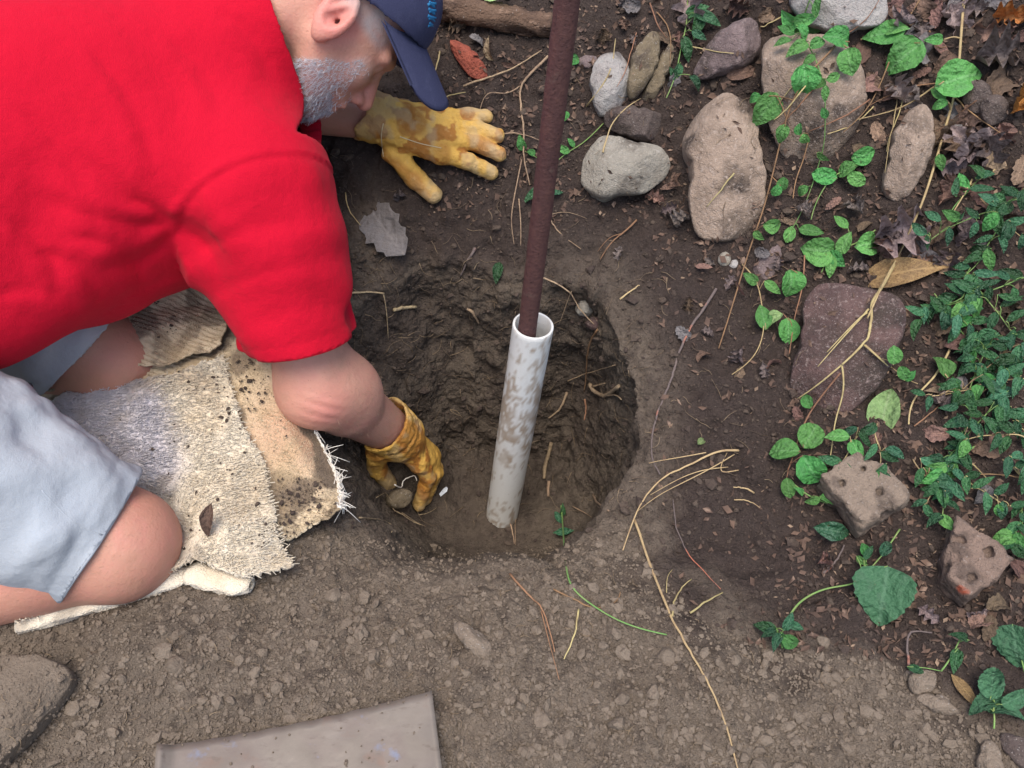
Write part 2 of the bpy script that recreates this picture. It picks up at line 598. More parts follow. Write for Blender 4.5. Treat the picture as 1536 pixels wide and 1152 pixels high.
# orientation
tri = V[Fq[(NR - 60) * NA]]
if np.cross(tri[1] - tri[0], tri[2] - tri[0])[2] < 0: Fq = Fq[:, ::-1]
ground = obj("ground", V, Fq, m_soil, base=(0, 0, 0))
ground["kind"] = "structure"
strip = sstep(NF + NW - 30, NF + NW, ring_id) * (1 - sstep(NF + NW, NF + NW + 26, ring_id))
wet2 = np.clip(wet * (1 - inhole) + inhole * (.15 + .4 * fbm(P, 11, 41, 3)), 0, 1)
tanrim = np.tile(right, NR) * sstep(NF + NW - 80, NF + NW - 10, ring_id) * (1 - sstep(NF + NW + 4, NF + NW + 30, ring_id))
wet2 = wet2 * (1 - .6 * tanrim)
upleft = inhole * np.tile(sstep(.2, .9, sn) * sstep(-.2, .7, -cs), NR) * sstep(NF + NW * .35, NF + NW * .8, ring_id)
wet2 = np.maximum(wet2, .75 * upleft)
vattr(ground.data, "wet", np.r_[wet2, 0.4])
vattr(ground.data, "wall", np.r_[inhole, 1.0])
# a coarser copy of the surface for setting things down on it
sub = P2.reshape(NR, NA, 3)[:NR - 10:2, ::2]
a_, b_ = sub.shape[:2]
q0 = np.arange(a_ - 1)[:, None] * b_ + np.arange(b_)[None]
q1 = np.arange(a_ - 1)[:, None] * b_ + (np.arange(b_)[None] + 1) % b_
SQ = np.stack([q0, q1, q1 + b_, q0 + b_], -1).reshape(-1, 4)
BVH = BVHTree.FromPolygons(sub.reshape(-1, 3).tolist(), SQ.tolist())
def ray(px, py):
    return nrm(Fv + (px - 768) / FPX * Rv + (576 - py) / FPX * Uv)
def hit(px, py):
    d = ray(px, py)
    h = BVH.ray_cast(Vector(CAM), Vector(d))
    if h[0] is None:
        p = pix_base(np.array([px]), np.array([py]))[0]
        return p, np.array([0, 0, 1.0])
    n = np.array(h[1])
    if n @ d > 0: n = -n
    return np.array(h[0]), n
def drop(x, y, z=3.0):
    h = BVH.ray_cast(Vector((x, y, z)), Vector((0, 0, -1)))
    if h[0] is None: return float(z_base(x, y))
    return h[0].z
def on(px, py, h=0.0):
    p, n = hit(px, py)
    m = nrm(n * .5 - ray(px, py) * .5)
    return p + m * h

# loose crumbs of soil, in their thousands
def ico(sub=1):
    t = (1 + 5 ** .5) / 2
    V = [(-1, t, 0), (1, t, 0), (-1, -t, 0), (1, -t, 0), (0, -1, t), (0, 1, t), (0, -1, -t), (0, 1, -t), (t, 0, -1), (t, 0, 1), (-t, 0, -1), (-t, 0, 1)]
    F = [(0, 11, 5), (0, 5, 1), (0, 1, 7), (0, 7, 10), (0, 10, 11), (1, 5, 9), (5, 11, 4), (11, 10, 2), (10, 7, 6), (7, 1, 8), (3, 9, 4), (3, 4, 2), (3, 2, 6), (3, 6, 8), (3, 8, 9), (4, 9, 5), (2, 4, 11), (6, 2, 10), (8, 6, 7), (9, 8, 1)]
    V = [nrm(v) for v in V]
    for _ in range(sub):
        nF, mid = [], {}
        def md(a, b):
            k = (min(a, b), max(a, b))
            if k not in mid:
                V.append(nrm(V[a] + V[b])); mid[k] = len(V) - 1
            return mid[k]
        for a, b, c in F:
            ab, bc, ca = md(a, b), md(b, c), md(c, a)
            nF += [(a, ab, ca), (b, bc, ab), (c, ca, bc), (ab, bc, ca)]
        F = nF
    return np.array(V), np.array(F)
I0, I1 = ico(0), ico(1)
def crumbs(name, label, pts, sizes, mat, tmpl=I0, flat=.7, smooth=False, parent=None):
    n = len(pts)
    tv, tf = tmpl
    k = len(tv)
    R = rng.normal(size=(n, 3, 3))
    Qm = np.linalg.qr(R)[0]
    sc = sizes[:, None] * (1 + .45 * rng.uniform(-1, 1, (n, 3)))
    jit = 1 + .28 * rng.uniform(-1, 1, (n, k))
    Vv = tv[None] * jit[..., None] * sc[:, None, :]
    Vv = np.einsum('nij,nkj->nki', Qm, Vv)
    Vv[..., 2] *= flat
    Vv += pts[:, None, :]
    Ff = (tf[None] + (np.arange(n) * k)[:, None, None]).reshape(-1, 3)
    o = obj(name, Vv.reshape(-1, 3), Ff, mat, parent, smooth=smooth)
    o["kind"] = "stuff"
    if label: o["label"] = label
    return o
def scatter_px(n, box, keep):
    out = []
    while len(out) < n:
        px, py = random.uniform(box[0], box[2]), random.uniform(box[1], box[3])
        if keep(px, py):
            p, nn = hit(px, py)
            out.append(p + nn * .001)
    return np.array(out)
EPX = np.array(EDGE_PX, float)
def dry_px(px, py):
    e = EPX[7:]
    return py > np.interp(px, [500, 740, 900, 955], [800, 830, 800, 770]) if px < 955 else py > np.interp(px, e[3:, 0], e[3:, 1])
pd = scatter_px(21000, (-150, 690, 1600, 1260), lambda a, b: dry_px(a, b))
crumbs("dry_soil_crumbs", "loose crumbs of dry brown soil strewn over the dug earth in front", pd, rng.pareto(3.2, len(pd)).clip(0, 4) * .0016 + .0010, m_clod)
pdm = scatter_px(300, (-60, 800, 1560, 1200), lambda a, b: dry_px(a, b))
crumbs("dry_soil_clods", "larger clods of dry brown soil in the spoil in front", pdm, rng.pareto(3, len(pdm)).clip(0, 2.2) * .0028 + .0028, m_clod, I1)
pw = scatter_px(7000, (480, -40, 1620, 1100), lambda a, b: not dry_px(a, b))
crumbs("damp_soil_crumbs", "dark damp crumbs of soil on the bank and in the hole", pw, rng.pareto(3.0, len(pw)).clip(0, 4) * .0018 + .0013, m_darkclod)

# ------------------------------------------------------------------ the kneeling man
m_skin = make_mat("skin", (0.54, 0.275, 0.195), 0.55, spec=0.35, sss=0.15,
    attr=[("red", (0.60, 0.20, 0.17)), ("tan", (0.36, 0.185, 0.12)), ("grey", (0.40, 0.34, 0.33)), ("deep", (0.12, 0.04, 0.035))],
    layers=[(14, 4, .42, .7, (0.47, 0.20, 0.15), None, .6), (45, 4, .5, .75, (0.50, 0.20, 0.16), None, .5), (9, 5, .6, .75, (0.30, 0.19, 0.13), None, .5), (260, 2, .66, .74, (0.30, 0.14, 0.09), None, .5)], bumps=[(300, 0.0006), (110, 0.0008), (40, .001)])
m_shirt = make_mat("red_jersey", (0.46, 0.003, 0.021), 0.85, spec=0.10, sheen=0.03, layers=[(700, 2, .4, .7, (0.5, 0.006, 0.02), None, .6), (5, 3, .5, .8, (0.55, 0.008, 0.02), None, .4)], bumps=[(900, 0.0008), (30, .004)])
m_shorts = make_mat("pale_blue_cotton", (0.34, 0.36, 0.38), 0.9, spec=0.15, layers=[(6, 4, .5, .8, (0.31, 0.345, 0.385), None, .6), (800, 2, .45, .7, (0.36, 0.42, 0.5), None, .4), (40, 4, .68, .8, (0.28, 0.25, 0.22), None, .5)], bumps=[(900, 0.0006), (45, .003)])
m_shorts_in = make_mat("grey_cotton", (0.30, 0.33, 0.36), 0.9, spec=0.15, layers=[(30, 4, .5, .8, (0.24, 0.26, 0.28), None, .6)], bumps=[(900, 0.0006), (45, .003)])
m_navy = make_mat("faded_navy_cotton", (0.048, 0.052, 0.105), 0.85, spec=0.15, layers=[(50, 5, .5, .75, (0.08, 0.085, 0.15), None, .6), (600, 2, .45, .7, (.03, .034, .07), None, .5)], bumps=[(900, 0.0006)])
m_thread = make_mat("blue_thread", (0.02, 0.16, 0.34), 0.6, spec=0.3, bumps=[(700, .001)])
m_glove = make_mat("yellow_hide", (0.62, 0.36, 0.075), 0.7, spec=0.25, attr=[("stain", (0.34, 0.135, 0.025)), ("dirt", (0.42, 0.31, 0.17))],
    layers=[(90, 5, .55, .75, (0.5, 0.32, 0.12), None, .5), (300, 3, .66, .76, (0.18, 0.12, 0.07), None, .55)], bumps=[(140, 0.003), (500, .001)])
m_stitch = make_mat("pale_stitching", (0.6, 0.5, 0.3), 0.8)
m_hair = make_mat("grey_hair", (0.56, 0.56, 0.60), 0.5, spec=0.4)

K_R = W(172, 818, 1.05); K_L = W(160, 542, 1.245)
H_R = np.array([-.85, .60, .35]); H_L = np.array([-.90, .90, .38])
A_R = np.array([-.87, .405, .045]); A_L = np.array([-1.02, .84, .06])
S_R = W(392, 285, 1.10); S_L = W(395, 40, 1.30)
E_R = W(478, 575, 1.22); W_R = W(578, 642, 1.425)
E_L = W(372, 150, 1.30); W_L = hit(566, 205)[0] + np.array([0, -.35, .94]) * .038
NB = W(362, 50, 1.14)
def Kd(px, py, d): return W(px, py, d)

# head frame: f forward, u crown, r the man's right (towards the camera)
hf = nrm(.48 * Rv - .66 * Uv + .60 * Fv)
hu = .86 * Rv + .53 * Uv + .04 * Fv
hu = nrm(hu - hf * (hu @ hf))
hr = np.cross(hf, hu)
EAR = W(508, 29, 1.06)
HD = EAR - hr * .078
def hp(f, u, r=0.0): return HD + f * hf + u * hu + r * hr
HAX = np.stack([hf, hu, hr])

def body_sd(P):
    # legs
    d = sd_cone(P, H_R, K_R, .115, .068)
    d = smin(d, sd_cone(P, K_R, A_R, .064, .040), .03)
    d = smin(d, sd_cone(P, K_R + .25 * (A_R - K_R) + [0, 0, .012], K_R + .5 * (A_R - K_R), .058, .05), .03)
    d = smin(d, sd_ell(P, K_R + np.array([.02, .0, .004]), np.eye(3), (.058, .062, .06)), .03)
    d = smin(d, sd_cone(P, H_L, K_L, .11, .066), .03)
    d = smin(d, sd_cone(P, K_L, A_L, .062, .038), .03)
    d = smin(d, sd_ell(P, K_L + np.array([.018, 0, .0]), np.eye(3), (.06, .062, .058)), .03)
    for A, s in ((A_R, 0), (A_L, 0)):
        d = smin(d, sd_cone(P, A, A + np.array([-.14, -.005, .0]), .038, .03), .03)
    # trunk
    d = smin(d, sd_cone(P, .5 * (H_R + H_L) + [.02, 0, 0], .5 * (S_R + S_L) - [.1, 0, .0], .15, .14), .08)
    d = smin(d, sd_cone(P, S_R + [-.05, .06, 0], S_L + [-.05, -.06, 0], .075, .075), .06)
    # arms
    d = smin(d, sd_cone(P, S_R, E_R, .066, .052), .05)
    ef = .5 * E_R + .5 * W_R
    fore = smin(sd_cone(P, E_R, E_R + .35 * (W_R - E_R), .049, .053), sd_cone(P, E_R + .35 * (W_R - E_R), W_R, .053, .041), .02)
    d = smin(d, fore, .045)
    d = smin(d, sd_ell(P, W(468, 592, 1.215), np.eye(3), (.034, .034, .036)), .05)
    d = smin(d, sd_ell(P, W(522, 578, 1.26), np.eye(3), (.034, .034, .034)), .06)
    el = np.linalg.norm(P - W(482, 610, 1.18), axis=1)
    d = d + .0016 * np.sin((P @ (Uv * .95 + Rv * .3)) * 420 + 2 * vnoise(P, 30, 3)) * np.exp(-(el / .028) ** 2)
    d = smin(d, sd_cone(P, S_L, E_L, .055, .046), .05)
    d = smin(d, sd_cone(P, E_L, W_L, .044, .028), .02)
    # neck and head
    d = smin(d, sd_cone(P, NB, hp(-.035, -.045), .066, .060), .04)
    hd = sd_ell(P, hp(-.005, .042), HAX, (.100, .088, .077))
    hd = smin(hd, sd_ell(P, hp(.045, -.02), HAX, (.062, .075, .062)), .03)
    jaw = smin(sd_cone(P, hp(.012, -.035, .052), hp(.070, -.098, .018), .020, .020), sd_cone(P, hp(.012, -.035, -.052), hp(.070, -.098, -.018), .020, .020), .03)
    hd = smin(hd, jaw, .035)
    hd = smin(hd, sd_ell(P, hp(.078, -.098), HAX, (.022, .020, .026)), .02)
    hd = smin(hd, sd_ell(P, hp(.085, -.060), HAX, (.022, .022, .028)), .02)         # mouth mound
    for s in (1, -1):
        hd = smin(hd, sd_ell(P, hp(.068, -.018, .040 * s), HAX, (.020, .018, .020)), .02)    # cheekbone
        hd = smax(hd, -sd_ell(P, hp(.105, .012, .032 * s), HAX, (.020, .014, .017)), .012)   # eye socket
        hd = smin(hd, sd_ell(P, hp(.083, .010, .031 * s), HAX, (.0125, .0125, .0125)), .004) # eyeball under the lid
        hd = smin(hd, sd_cone(P, hp(.098, .030, .012 * s), hp(.082, .028, .048 * s), .010, .008), .012)  # brow
    nose = sd_cone(P, hp(.098, .012), hp(.126, -.030), .009, .0125)
    for s in (1, -1):
        nose = smin(nose, sd_ell(P, hp(.110, -.036, .014 * s), HAX, (.0125, .010, .0085)), .008)
    hd = smin(hd, nose, .010)
    for s in (1, -1):
        hd = smax(hd, -sd_ell(P, hp(.112, -.045, .008 * s), HAX, (.006, .006, .0042)), .003)
    hd = smin(hd, sd_cone(P, hp(.106, -.060, -.018), hp(.106, -.060, .018), .0065, .0065), .006)     # upper lip
    hd = smin(hd, sd_cone(P, hp(.102, -.074, -.016), hp(.102, -.074, .016), .0065, .0065), .006)     # lower lip
    hd = smax(hd, -sd_cone(P, hp(.112, -.067, -.022), hp(.112, -.067, .022), .0035, .0035), .004)
    for s in (1, -1):
        e = hp(-.004, .0, .076 * s)
        er = nrm(hr * s - .35 * hf)
        ef_ = nrm(np.cross(hu, er)) * (1 if s > 0 else -1)
        eu = nrm(hu - .18 * hf)
        eax = np.stack([nrm(np.cross(eu, er)), eu, er])
        ear = sd_ell(P, e + er * .011, eax, (.0235, .039, .011))
        ear = smin(ear, sd_ell(P, e + er * .006 - eu * .031, eax, (.012, .013, .009)), .006)
        ear = smax(ear, -sd_ell(P, e + er * .023 + eu * .006, eax, (.0155, .0275, .014)), .003)
        ear = smin(ear, sd_cone(P, e + er * .011 + eu * .022 + hf * .004, e + er * .011 - eu * .006 - hf * .011, .0042, .0042), .004)
        ear = smin(ear, sd_ell(P, e + er * .010 + hf * .014 - eu * .004, eax, (.0055, .009, .006)), .005)
        hd = smin(hd, ear, .006)
        hd = smax(hd, -sd_ell(P, e + er * .012 + hf * .006 - eu * .004, eax, (.0035, .006, .010)), .004)
    d = smin(d, hd, .018)
    return d

PERSON = thing("person", "man in red t-shirt, pale shorts and navy cap kneeling and reaching into the hole", "person", (-.62, .70, .03))
allp = np.array([K_R, K_L, H_R, H_L, A_R - [.15, 0, 0], A_L - [.15, 0, 0], S_R, S_L, E_R, W_R, E_L, W_L, hp(.13, 0), hp(0, .14)])
V, Q = surface_nets(body_sd, allp.min(0) - .13, allp.max(0) + .13, .0036)
V = relax(V, Q, 1, .4)
body = obj("body", V, Q, m_skin, PERSON)
hl = (V - HD) @ HAX.T          # head coordinates f,u,r
inhead = (np.abs(hl[:, 0]) < .2) & (np.abs(hl[:, 1]) < .16) & (np.abs(hl[:, 2]) < .11) & (V[:, 0] > -.42)
n1 = fbm(V, 60, 5, 3)
bline = -.060 + (hl[:, 0] - .02) * 1.75 + .010 * n1
g_jaw = sstep(-.004, .022, np.minimum(bline, .012) - hl[:, 1]) * (1 - sstep(.066, .092, hl[:, 0] - .04 * sstep(-.06, -.082, hl[:, 1]) + .006 * n1)) * sstep(-.02, .0, hl[:, 0] - .3 * (hl[:, 1] + .06))
g_side = sstep(.012, .028, hl[:, 0]) * (1 - sstep(.05, .075, hl[:, 0])) * sstep(.01, .035, hl[:, 1])
g_hair = sstep(.01, .03, hl[:, 1] - .1 * hl[:, 0]) * (1 - sstep(.06, .075, hl[:, 0]))
lipm = np.exp(-(((hl[:, 0] - .105) / .02) ** 2 + ((hl[:, 1] + .067) / .016) ** 2 + (hl[:, 2] / .026) ** 2))
grey = np.where(inhead, np.clip(.62 * g_jaw + .5 * g_side + .6 * g_hair, 0, .9) * (1 - lipm), 0)
red = np.zeros(len(V))
eard = np.linalg.norm((V - EAR - hr * .005) / 1.0, axis=1)
red += .75 * (1 - sstep(.02, .05, eard)) + .5 * np.where(inhead, lipm, 0)
nosed = np.linalg.norm(hl - [.115, -.03, 0], axis=1)
red += np.where(inhead, .5 * (1 - sstep(.015, .04, nosed)), 0)
red += .75 * np.exp(-(np.linalg.norm(V - W(488, 612, 1.185), axis=1) / .03) ** 2)
red += .35 * np.exp(-(np.linalg.norm(V - K_R - [.05, 0, .02], axis=1) / .06) ** 2)
armd = np.minimum(np.linalg.norm(V - .5 * (E_R + W_R), axis=1), np.linalg.norm(V - .5 * (E_L + W_L), axis=1))
tan = .55 * (V[:, 2] < .25) * sstep(.3, .15, V[:, 2]) * (V[:, 0] < -.4) + .65 * (1 - sstep(.1, .2, np.linalg.norm(V - .5 * (E_L + W_L), axis=1))) + .25 * (1 - sstep(.1, .18, np.linalg.norm(V - W_R, axis=1)))
vattr(body.data, "grey", grey)
vattr(body.data, "red", np.clip(red, 0, .9) * (1 - grey))
vattr(body.data, "tan", np.clip(tan * (1 + .4 * fbm(V, 25, 9, 3)), 0, .9))
mouthin = np.exp(-(((hl[:, 0] - .106) / .008) ** 2 + ((hl[:, 1] + .067) / .003) ** 2 + (hl[:, 2] / .02) ** 2))
canal = np.exp(-(np.linalg.norm(V - (EAR + .006 * hf + .002 * hr), axis=1) / .006) ** 2)
vattr(body.data, "deep", np.where(inhead, np.clip(mouthin + canal * .8, 0, .9), 0))

# beard and sideburn: short grey hairs rooted in the skin of the jaw
cand = np.where(inhead & (hl[:, 2] > -.02) & (g_jaw > .25 + .5 * rng.random(len(V))) & (lipm < .45) & (hl[:, 0] < .115))[0]
nb = MB()
cen = hp(.02, -.03)
cand2 = np.where(inhead & (hl[:, 2] > -.02) & (hl[:, 1] < -.038) & (hl[:, 0] > .05) & (hl[:, 0] < .118) & (lipm < .35) & (nosed > .028))[0]
pick = np.r_[rng.choice(cand, 4200), rng.choice(cand2, 600)]
for i in pick:
    p = V[i] + rng.normal(0, .0012, 3)
    out = nrm(p - cen)
    dn = nrm(-hu * .8 - hf * .35 + out * .35 + rng.normal(0, .26, 3))
    ln = random.uniform(.006, .016) * (1.2 if hl[i, 1] < -.05 else .65)
    a = nrm(np.cross(dn, out + .01)); w = .00035
    p1 = p + dn * ln * .5 + out * .001
    p2 = p + nrm(dn - out * .5 + rng.normal(0, .2, 3)) * ln * .98
    b = nrm(np.cross(dn, a)) * w
    nb.add(([p + a * w, p - a * w, p + b, p1 + a * w * .8, p1 - a * w * .8, p1 + b * .8, p2],
            [(0, 1, 4, 3), (1, 2, 5, 4), (2, 0, 3, 5), (3, 4, 6), (4, 5, 6), (5, 3, 6)]))
bo = obj("beard", nb.V, nb.F, m_hair, PERSON); bo["kind"] = "stuff"

# t-shirt
HEM = W(444, 512, 1.168)
armdir = nrm(E_R - S_R)
armL = nrm(E_L - S_L)
def fold(P, dirv, freq, seed, amp, sharp=2.0):
    """cloth folds running along dirv"""
    dirv = nrm(dirv)
    Q = P - .82 * (P @ dirv)[:, None] * dirv
    n = vnoise(Q, freq, seed)
    return amp * (np.abs(n) ** (1 / sharp) * np.sign(n))
HIPM = .5 * (H_R + H_L); SHM = .5 * (S_R + S_L)
CREASES = [(265, 330, 130, 230, .005), (268, 336, 60, 296, .006), (262, 345, 150, 402, .007), (272, 345, 330, 408, .005), (40, 170, 150, 330, .004), (140, 80, 235, 262, .0035), (15, 330, 90, 430, .007), (110, 355, 215, 412, .008), (60, 380, 150, 440, .007), (190, 300, 255, 345, .004),
           (285, 385, 470, 330, .0045), (325, 440, 505, 395, .005), (310, 335, 450, 285, .003), (355, 500, 515, 462, .004), (480, 240, 500, 330, .003), (250, 60, 330, 170, .003), (330, 20, 400, 110, .0035), (0, 440, 120, 455, .005), (300, 350, 345, 500, .005)]
def creases(P):
    r = P - CAM
    dp = r @ Fv
    x, y = 768 + FPX * (r @ Rv) / dp, 576 - FPX * (r @ Uv) / dp
    o = np.zeros(len(P))
    for (x0, y0, x1, y1, am) in CREASES:
        L = math.hypot(x1 - x0, y1 - y0)
        tx, ty = (x1 - x0) / L, (y1 - y0) / L
        t = ((x - x0) * tx + (y - y0) * ty) / L
        s = -(x - x0) * ty + (y - y0) * tx + 14 * np.sin(math.pi * np.clip(t, 0, 1))
        m = sstep(-.12, .15, t) * sstep(1.15, .8, t) * (.3 if x0 > 270 and y0 > 235 else .62)
        w = 8 + 6 * t
        o += am * m * (np.exp(-(s / w) ** 2) - .8 * np.exp(-((s - 1.9 * w) / (1.3 * w)) ** 2))
    return o
def shirt_sd(P):
    d = sd_cone(P, HIPM + [-.06, 0, .04], SHM - [.08, .02, -.02], .21, .165)
    d = smin(d, sd_cone(P, S_R + [-.05, .05, .0], S_L + [-.06, -.06, .0], .098, .09), .07)
    d = smin(d, sd_cone(P, W(180, 300, 1.10), W(-80, 392, 1.00), .12, .13), .08)
    d = smin(d, sd_cone(P, W(320, 268, 1.12), W(120, 298, 1.10), .10, .11), .08)          # hanging belly of the shirt
    d = smin(d, sd_cone(P, NB - nrm(hp(-.03, -.04) - NB) * .05, NB + nrm(hp(-.03, -.04) - NB) * .07, .115, .082), .06)
    sl = sd_cone(P, S_R, HEM + armdir * .06, .098, .076)
    d2 = smin(d, sl, .05)
    d2 = smin(d2, sd_cone(P, S_L, S_L + armL * .16, .085, .075), .05)
    # armhole seam
    sp0 = W(382, 274, 1.02)
    tt = (P - sp0) @ (.9 * Rv + .43 * Uv)
    s = (P - sp0) @ (.43 * Rv - .9 * Uv) + .028 * (1 - (tt / .12) ** 2)
    seam = np.exp(-(s / .004) ** 2) * sstep(.16, .12, np.abs(tt)) - .8 * np.exp(-((s - .007) / .004) ** 2) * sstep(.16, .12, np.abs(tt))
    seam = seam * ((P - S_R) @ Fv < .06)
    t = np.clip((P - S_R) @ armdir / np.linalg.norm(HEM - S_R), 0, 1.2)
    sleeve = sstep(.1, .4, t) * (np.linalg.norm(P - (S_R + ((P - S_R) @ armdir)[:, None] * armdir), axis=1) < .13)
    folds = fold(P, Uv * .75 - Rv * .5, 9, 4, .011, 1.5) * (1 - sleeve) + fold(P, armdir * .6 + Rv * .9, 20, 7, .0085) * sleeve
    low = sstep(.12, -.02, (P - W(300, 330, 1.05)) @ Uv)
    folds = folds * (.55 + .9 * low) + fold(P, Uv + .25 * Rv, 12, 12, .013, 1.4) * low * (1 - sleeve)
    return d2 + folds - .0028 * seam + creases(P) * ((P - S_R) @ Fv < .10) + .0016 * np.exp(-(((P - HEM) @ nrm(armdir * .95 - Uv * .12) + .020) / .003) ** 2) * sleeve
SB = np.array([S_R, S_L, H_R, H_L, HEM, W(0, 520, 1.0), W(330, 410, 1.1), NB, S_L + armL * .2])
V, Q = surface_nets(shirt_sd, SB.min(0) - [.22, .26, .22], SB.max(0) + [.16, .2, .26], .0042)
V = relax(V, Q, 2, .45)
def cut(V, Q, keepmask):
    Q = Q[keepmask[Q].all(1)]
    used = np.unique(Q)
    m = np.full(len(V), -1); m[used] = np.arange(len(used))
    return V[used], m[Q], used
def cut_plane(V, Q, h, n, mask=None):
    # cut along h = 0 with a clean edge: corners beyond the cut are slid back onto it along n
    k = h < 0
    if mask is not None: k = k | ~mask
    Q = Q[k[Q].any(1)]
    V = V.copy()
    mv = ~k
    V[mv] -= h[mv][:, None] * n
    used = np.unique(Q)
    m = np.full(len(V), -1); m[used] = np.arange(len(used))
    V, Q, mv = V[used], m[Q], mv[used]
    e = np.sort(np.concatenate([Q[:, [0, 1]], Q[:, [1, 2]], Q[:, [2, 3]], Q[:, [3, 0]]]), axis=1)
    u, ct = np.unique(e, axis=0, return_counts=True)
    be = u[ct == 1]
    be = be[mv[be].all(1)]
    for _ in range(10):
        S = np.zeros_like(V); n_ = np.zeros(len(V))
        for p, q in ((0, 1), (1, 0)):
            np.add.at(S, be[:, p], V[be[:, q]]); np.add.at(n_, be[:, p], 1)
        k = n_ == 2
        V[k] = .5 * V[k] + .5 * S[k] / 2
    LAST_EDGE.clear(); LAST_EDGE.append((V.copy(), be))
    return V, Q
LAST_EDGE = []
def hem_tube(r):
    V, be = LAST_EDGE[0]
    nb_ = {}
    for p, q in be:
        nb_.setdefault(int(p), []).append(int(q)); nb_.setdefault(int(q), []).append(int(p))
    best = []
    seen = set()
    for s in nb_:
        if s in seen: continue
        loop = [s]; seen.add(s); cur = s
        while True:
            nx = [x for x in nb_[cur] if x not in seen]
            if not nx: break
            cur = nx[0]; seen.add(cur); loop.append(cur)
        if len(loop) > len(best): best = loop
    P_ = V[best]
    return tube(np.vstack([P_, P_[:2]]), r, r, 6)
hemn = nrm(armdir * .95 + Uv * -.12 + Rv * .0)
onarm = (np.linalg.norm(V - (S_R + ((V - S_R) @ armdir)[:, None] * armdir), axis=1) < .14) & (V[:, 0] > -.45)
V, Q = cut_plane(V, Q, (V - HEM) @ hemn + .003 * vnoise(V, 25, 2), hemn, onarm)
SLEEVE_HEM = hem_tube(.0024)
V, Q = cut_plane(V, Q, (V - (S_L + armL * .15)) @ armL, armL, (np.linalg.norm(V - S_L, axis=1) < .3) & (V[:, 1] > 1.1) & (V[:, 0] > -.75))
NKP = W(424, 50, 1.10)
neckd = nrm(.93 * Rv - (-.30) * Uv + .1 * Fv)
nz_ = (V - NKP) @ neckd
V, Q = cut_plane(V, Q, nz_ + .3 * np.maximum(0, np.linalg.norm(V - NKP - nz_[:, None] * neckd, axis=1) - .08), neckd, (np.linalg.norm(V - NKP, axis=1) < .16) & ((V - W(0, 165, 1)) @ Uv > -.01))
V, Q, _ = cut(V, Q, V[:, 0] > HIPM[0] - .05)
shirt = obj("shirt", V, Q, m_shirt, PERSON)
obj("sleeve_hem", SLEEVE_HEM[0], SLEEVE_HEM[1], m_shirt, shirt)
sm = shirt.modifiers.new("thickness", 'SOLIDIFY'); sm.thickness = .0022; sm.offset = 1

# shorts
tR = nrm(K_R - H_R); tL = nrm(K_L - H_L)
def shorts_sd(P):
    a = sd_cone(P, H_R + [0, 0, .0], K_R - tR * .02, .142, .090)
    b = sd_cone(P, H_L, K_L, .13, .080)
    c = sd_cone(P, H_R + [-.03, 0, .03], H_L + [-.03, 0, .03], .15, .15)
    d = smin(smin(a, b, .05), c, .06)
    f = fold(P, np.cross(tR, Fv) + .35 * tR, 18, 15, .011, 1.5)
    f = f + fold(P, np.cross(tR, Fv) - .2 * tR, 40, 16, .005, 1.4)
    hemr = np.exp(-(((P - (K_R - tR * .022)) @ nrm(tR + .30 * (Uv * .3 + Rv * .5)) + .022) / .003) ** 2) * (np.linalg.norm(P - K_R, axis=1) < .2)
    return d + f + .0022 * hemr
BB = np.array([H_R, H_L, K_R, K_L])
V, Q = surface_nets(shorts_sd, BB.min(0) - .19, BB.max(0) + .19, .0042)
V = relax(V, Q, 2, .45)
nearR = (V[:, 1] < .70)
nR = nrm(tR + .14 * (Uv * .3 + Rv * .5))
V, Q = cut_plane(V, Q, (V - (K_R - tR * .022)) @ nR + .003 * vnoise(V, 18, 4), nR, nearR)
SHORT_HEM = hem_tube(.0026)
V, Q = cut_plane(V, Q, (V - (K_L - tL * .040)) @ tL, tL, V[:, 1] >= .70)
V, Q, _ = cut(V, Q, V[:, 0] > -1.2)
legm = np.where(V[Q].mean(1)[:, 1] < .70, 0, 1).astype(np.int32)
shorts = obj("shorts", V, Q, [m_shorts, m_shorts_in], PERSON)
obj("leg_hem", SHORT_HEM[0], SHORT_HEM[1], m_shorts, shorts)
sm = shorts.modifiers.new("thickness", 'SOLIDIFY'); sm.thickness = .003; sm.offset = 1
# pocket welt on the near leg: a flat strip of cloth along the thigh
def shell_hit(objname, px, py):
    return None
sh_b = BVHTree.FromPolygons(V.tolist(), Q.tolist())
def on_mesh(bvh, px, py, lift):
    d = ray(px, py)
    h = bvh.ray_cast(Vector(CAM), Vector(d))
    if h[0] is None: return None
    return np.array(h[0]) - d * lift
def strip_on(bvh, pts, r, lift, flat=1.0, sides=5, per=6):
    P_ = catmull([(x, y, 0) for x, y in pts], per)
    L = [on_mesh(bvh, x, y, lift) for x, y, _ in P_]
    L = [p for p in L if p is not None]
    return tube(L, r, r, sides) if len(L) > 2 else None
for nm, pts, r in (("pocket_edge", [(62, 735), (90, 765), (120, 790), (160, 805)], .0022), ("side_seam", [(0, 765), (50, 725), (100, 690), (150, 678)], .0010), ("pocket_hem", [(105, 835), (140, 815), (165, 795), (180, 775)], .0018), ("waist_seam", [(35, 535), (45, 575), (60, 605)], .002)):
    tb = strip_on(sh_b, pts, r, .0014)
    if tb: obj(nm, tb[0], tb[1], m_shorts, shorts)

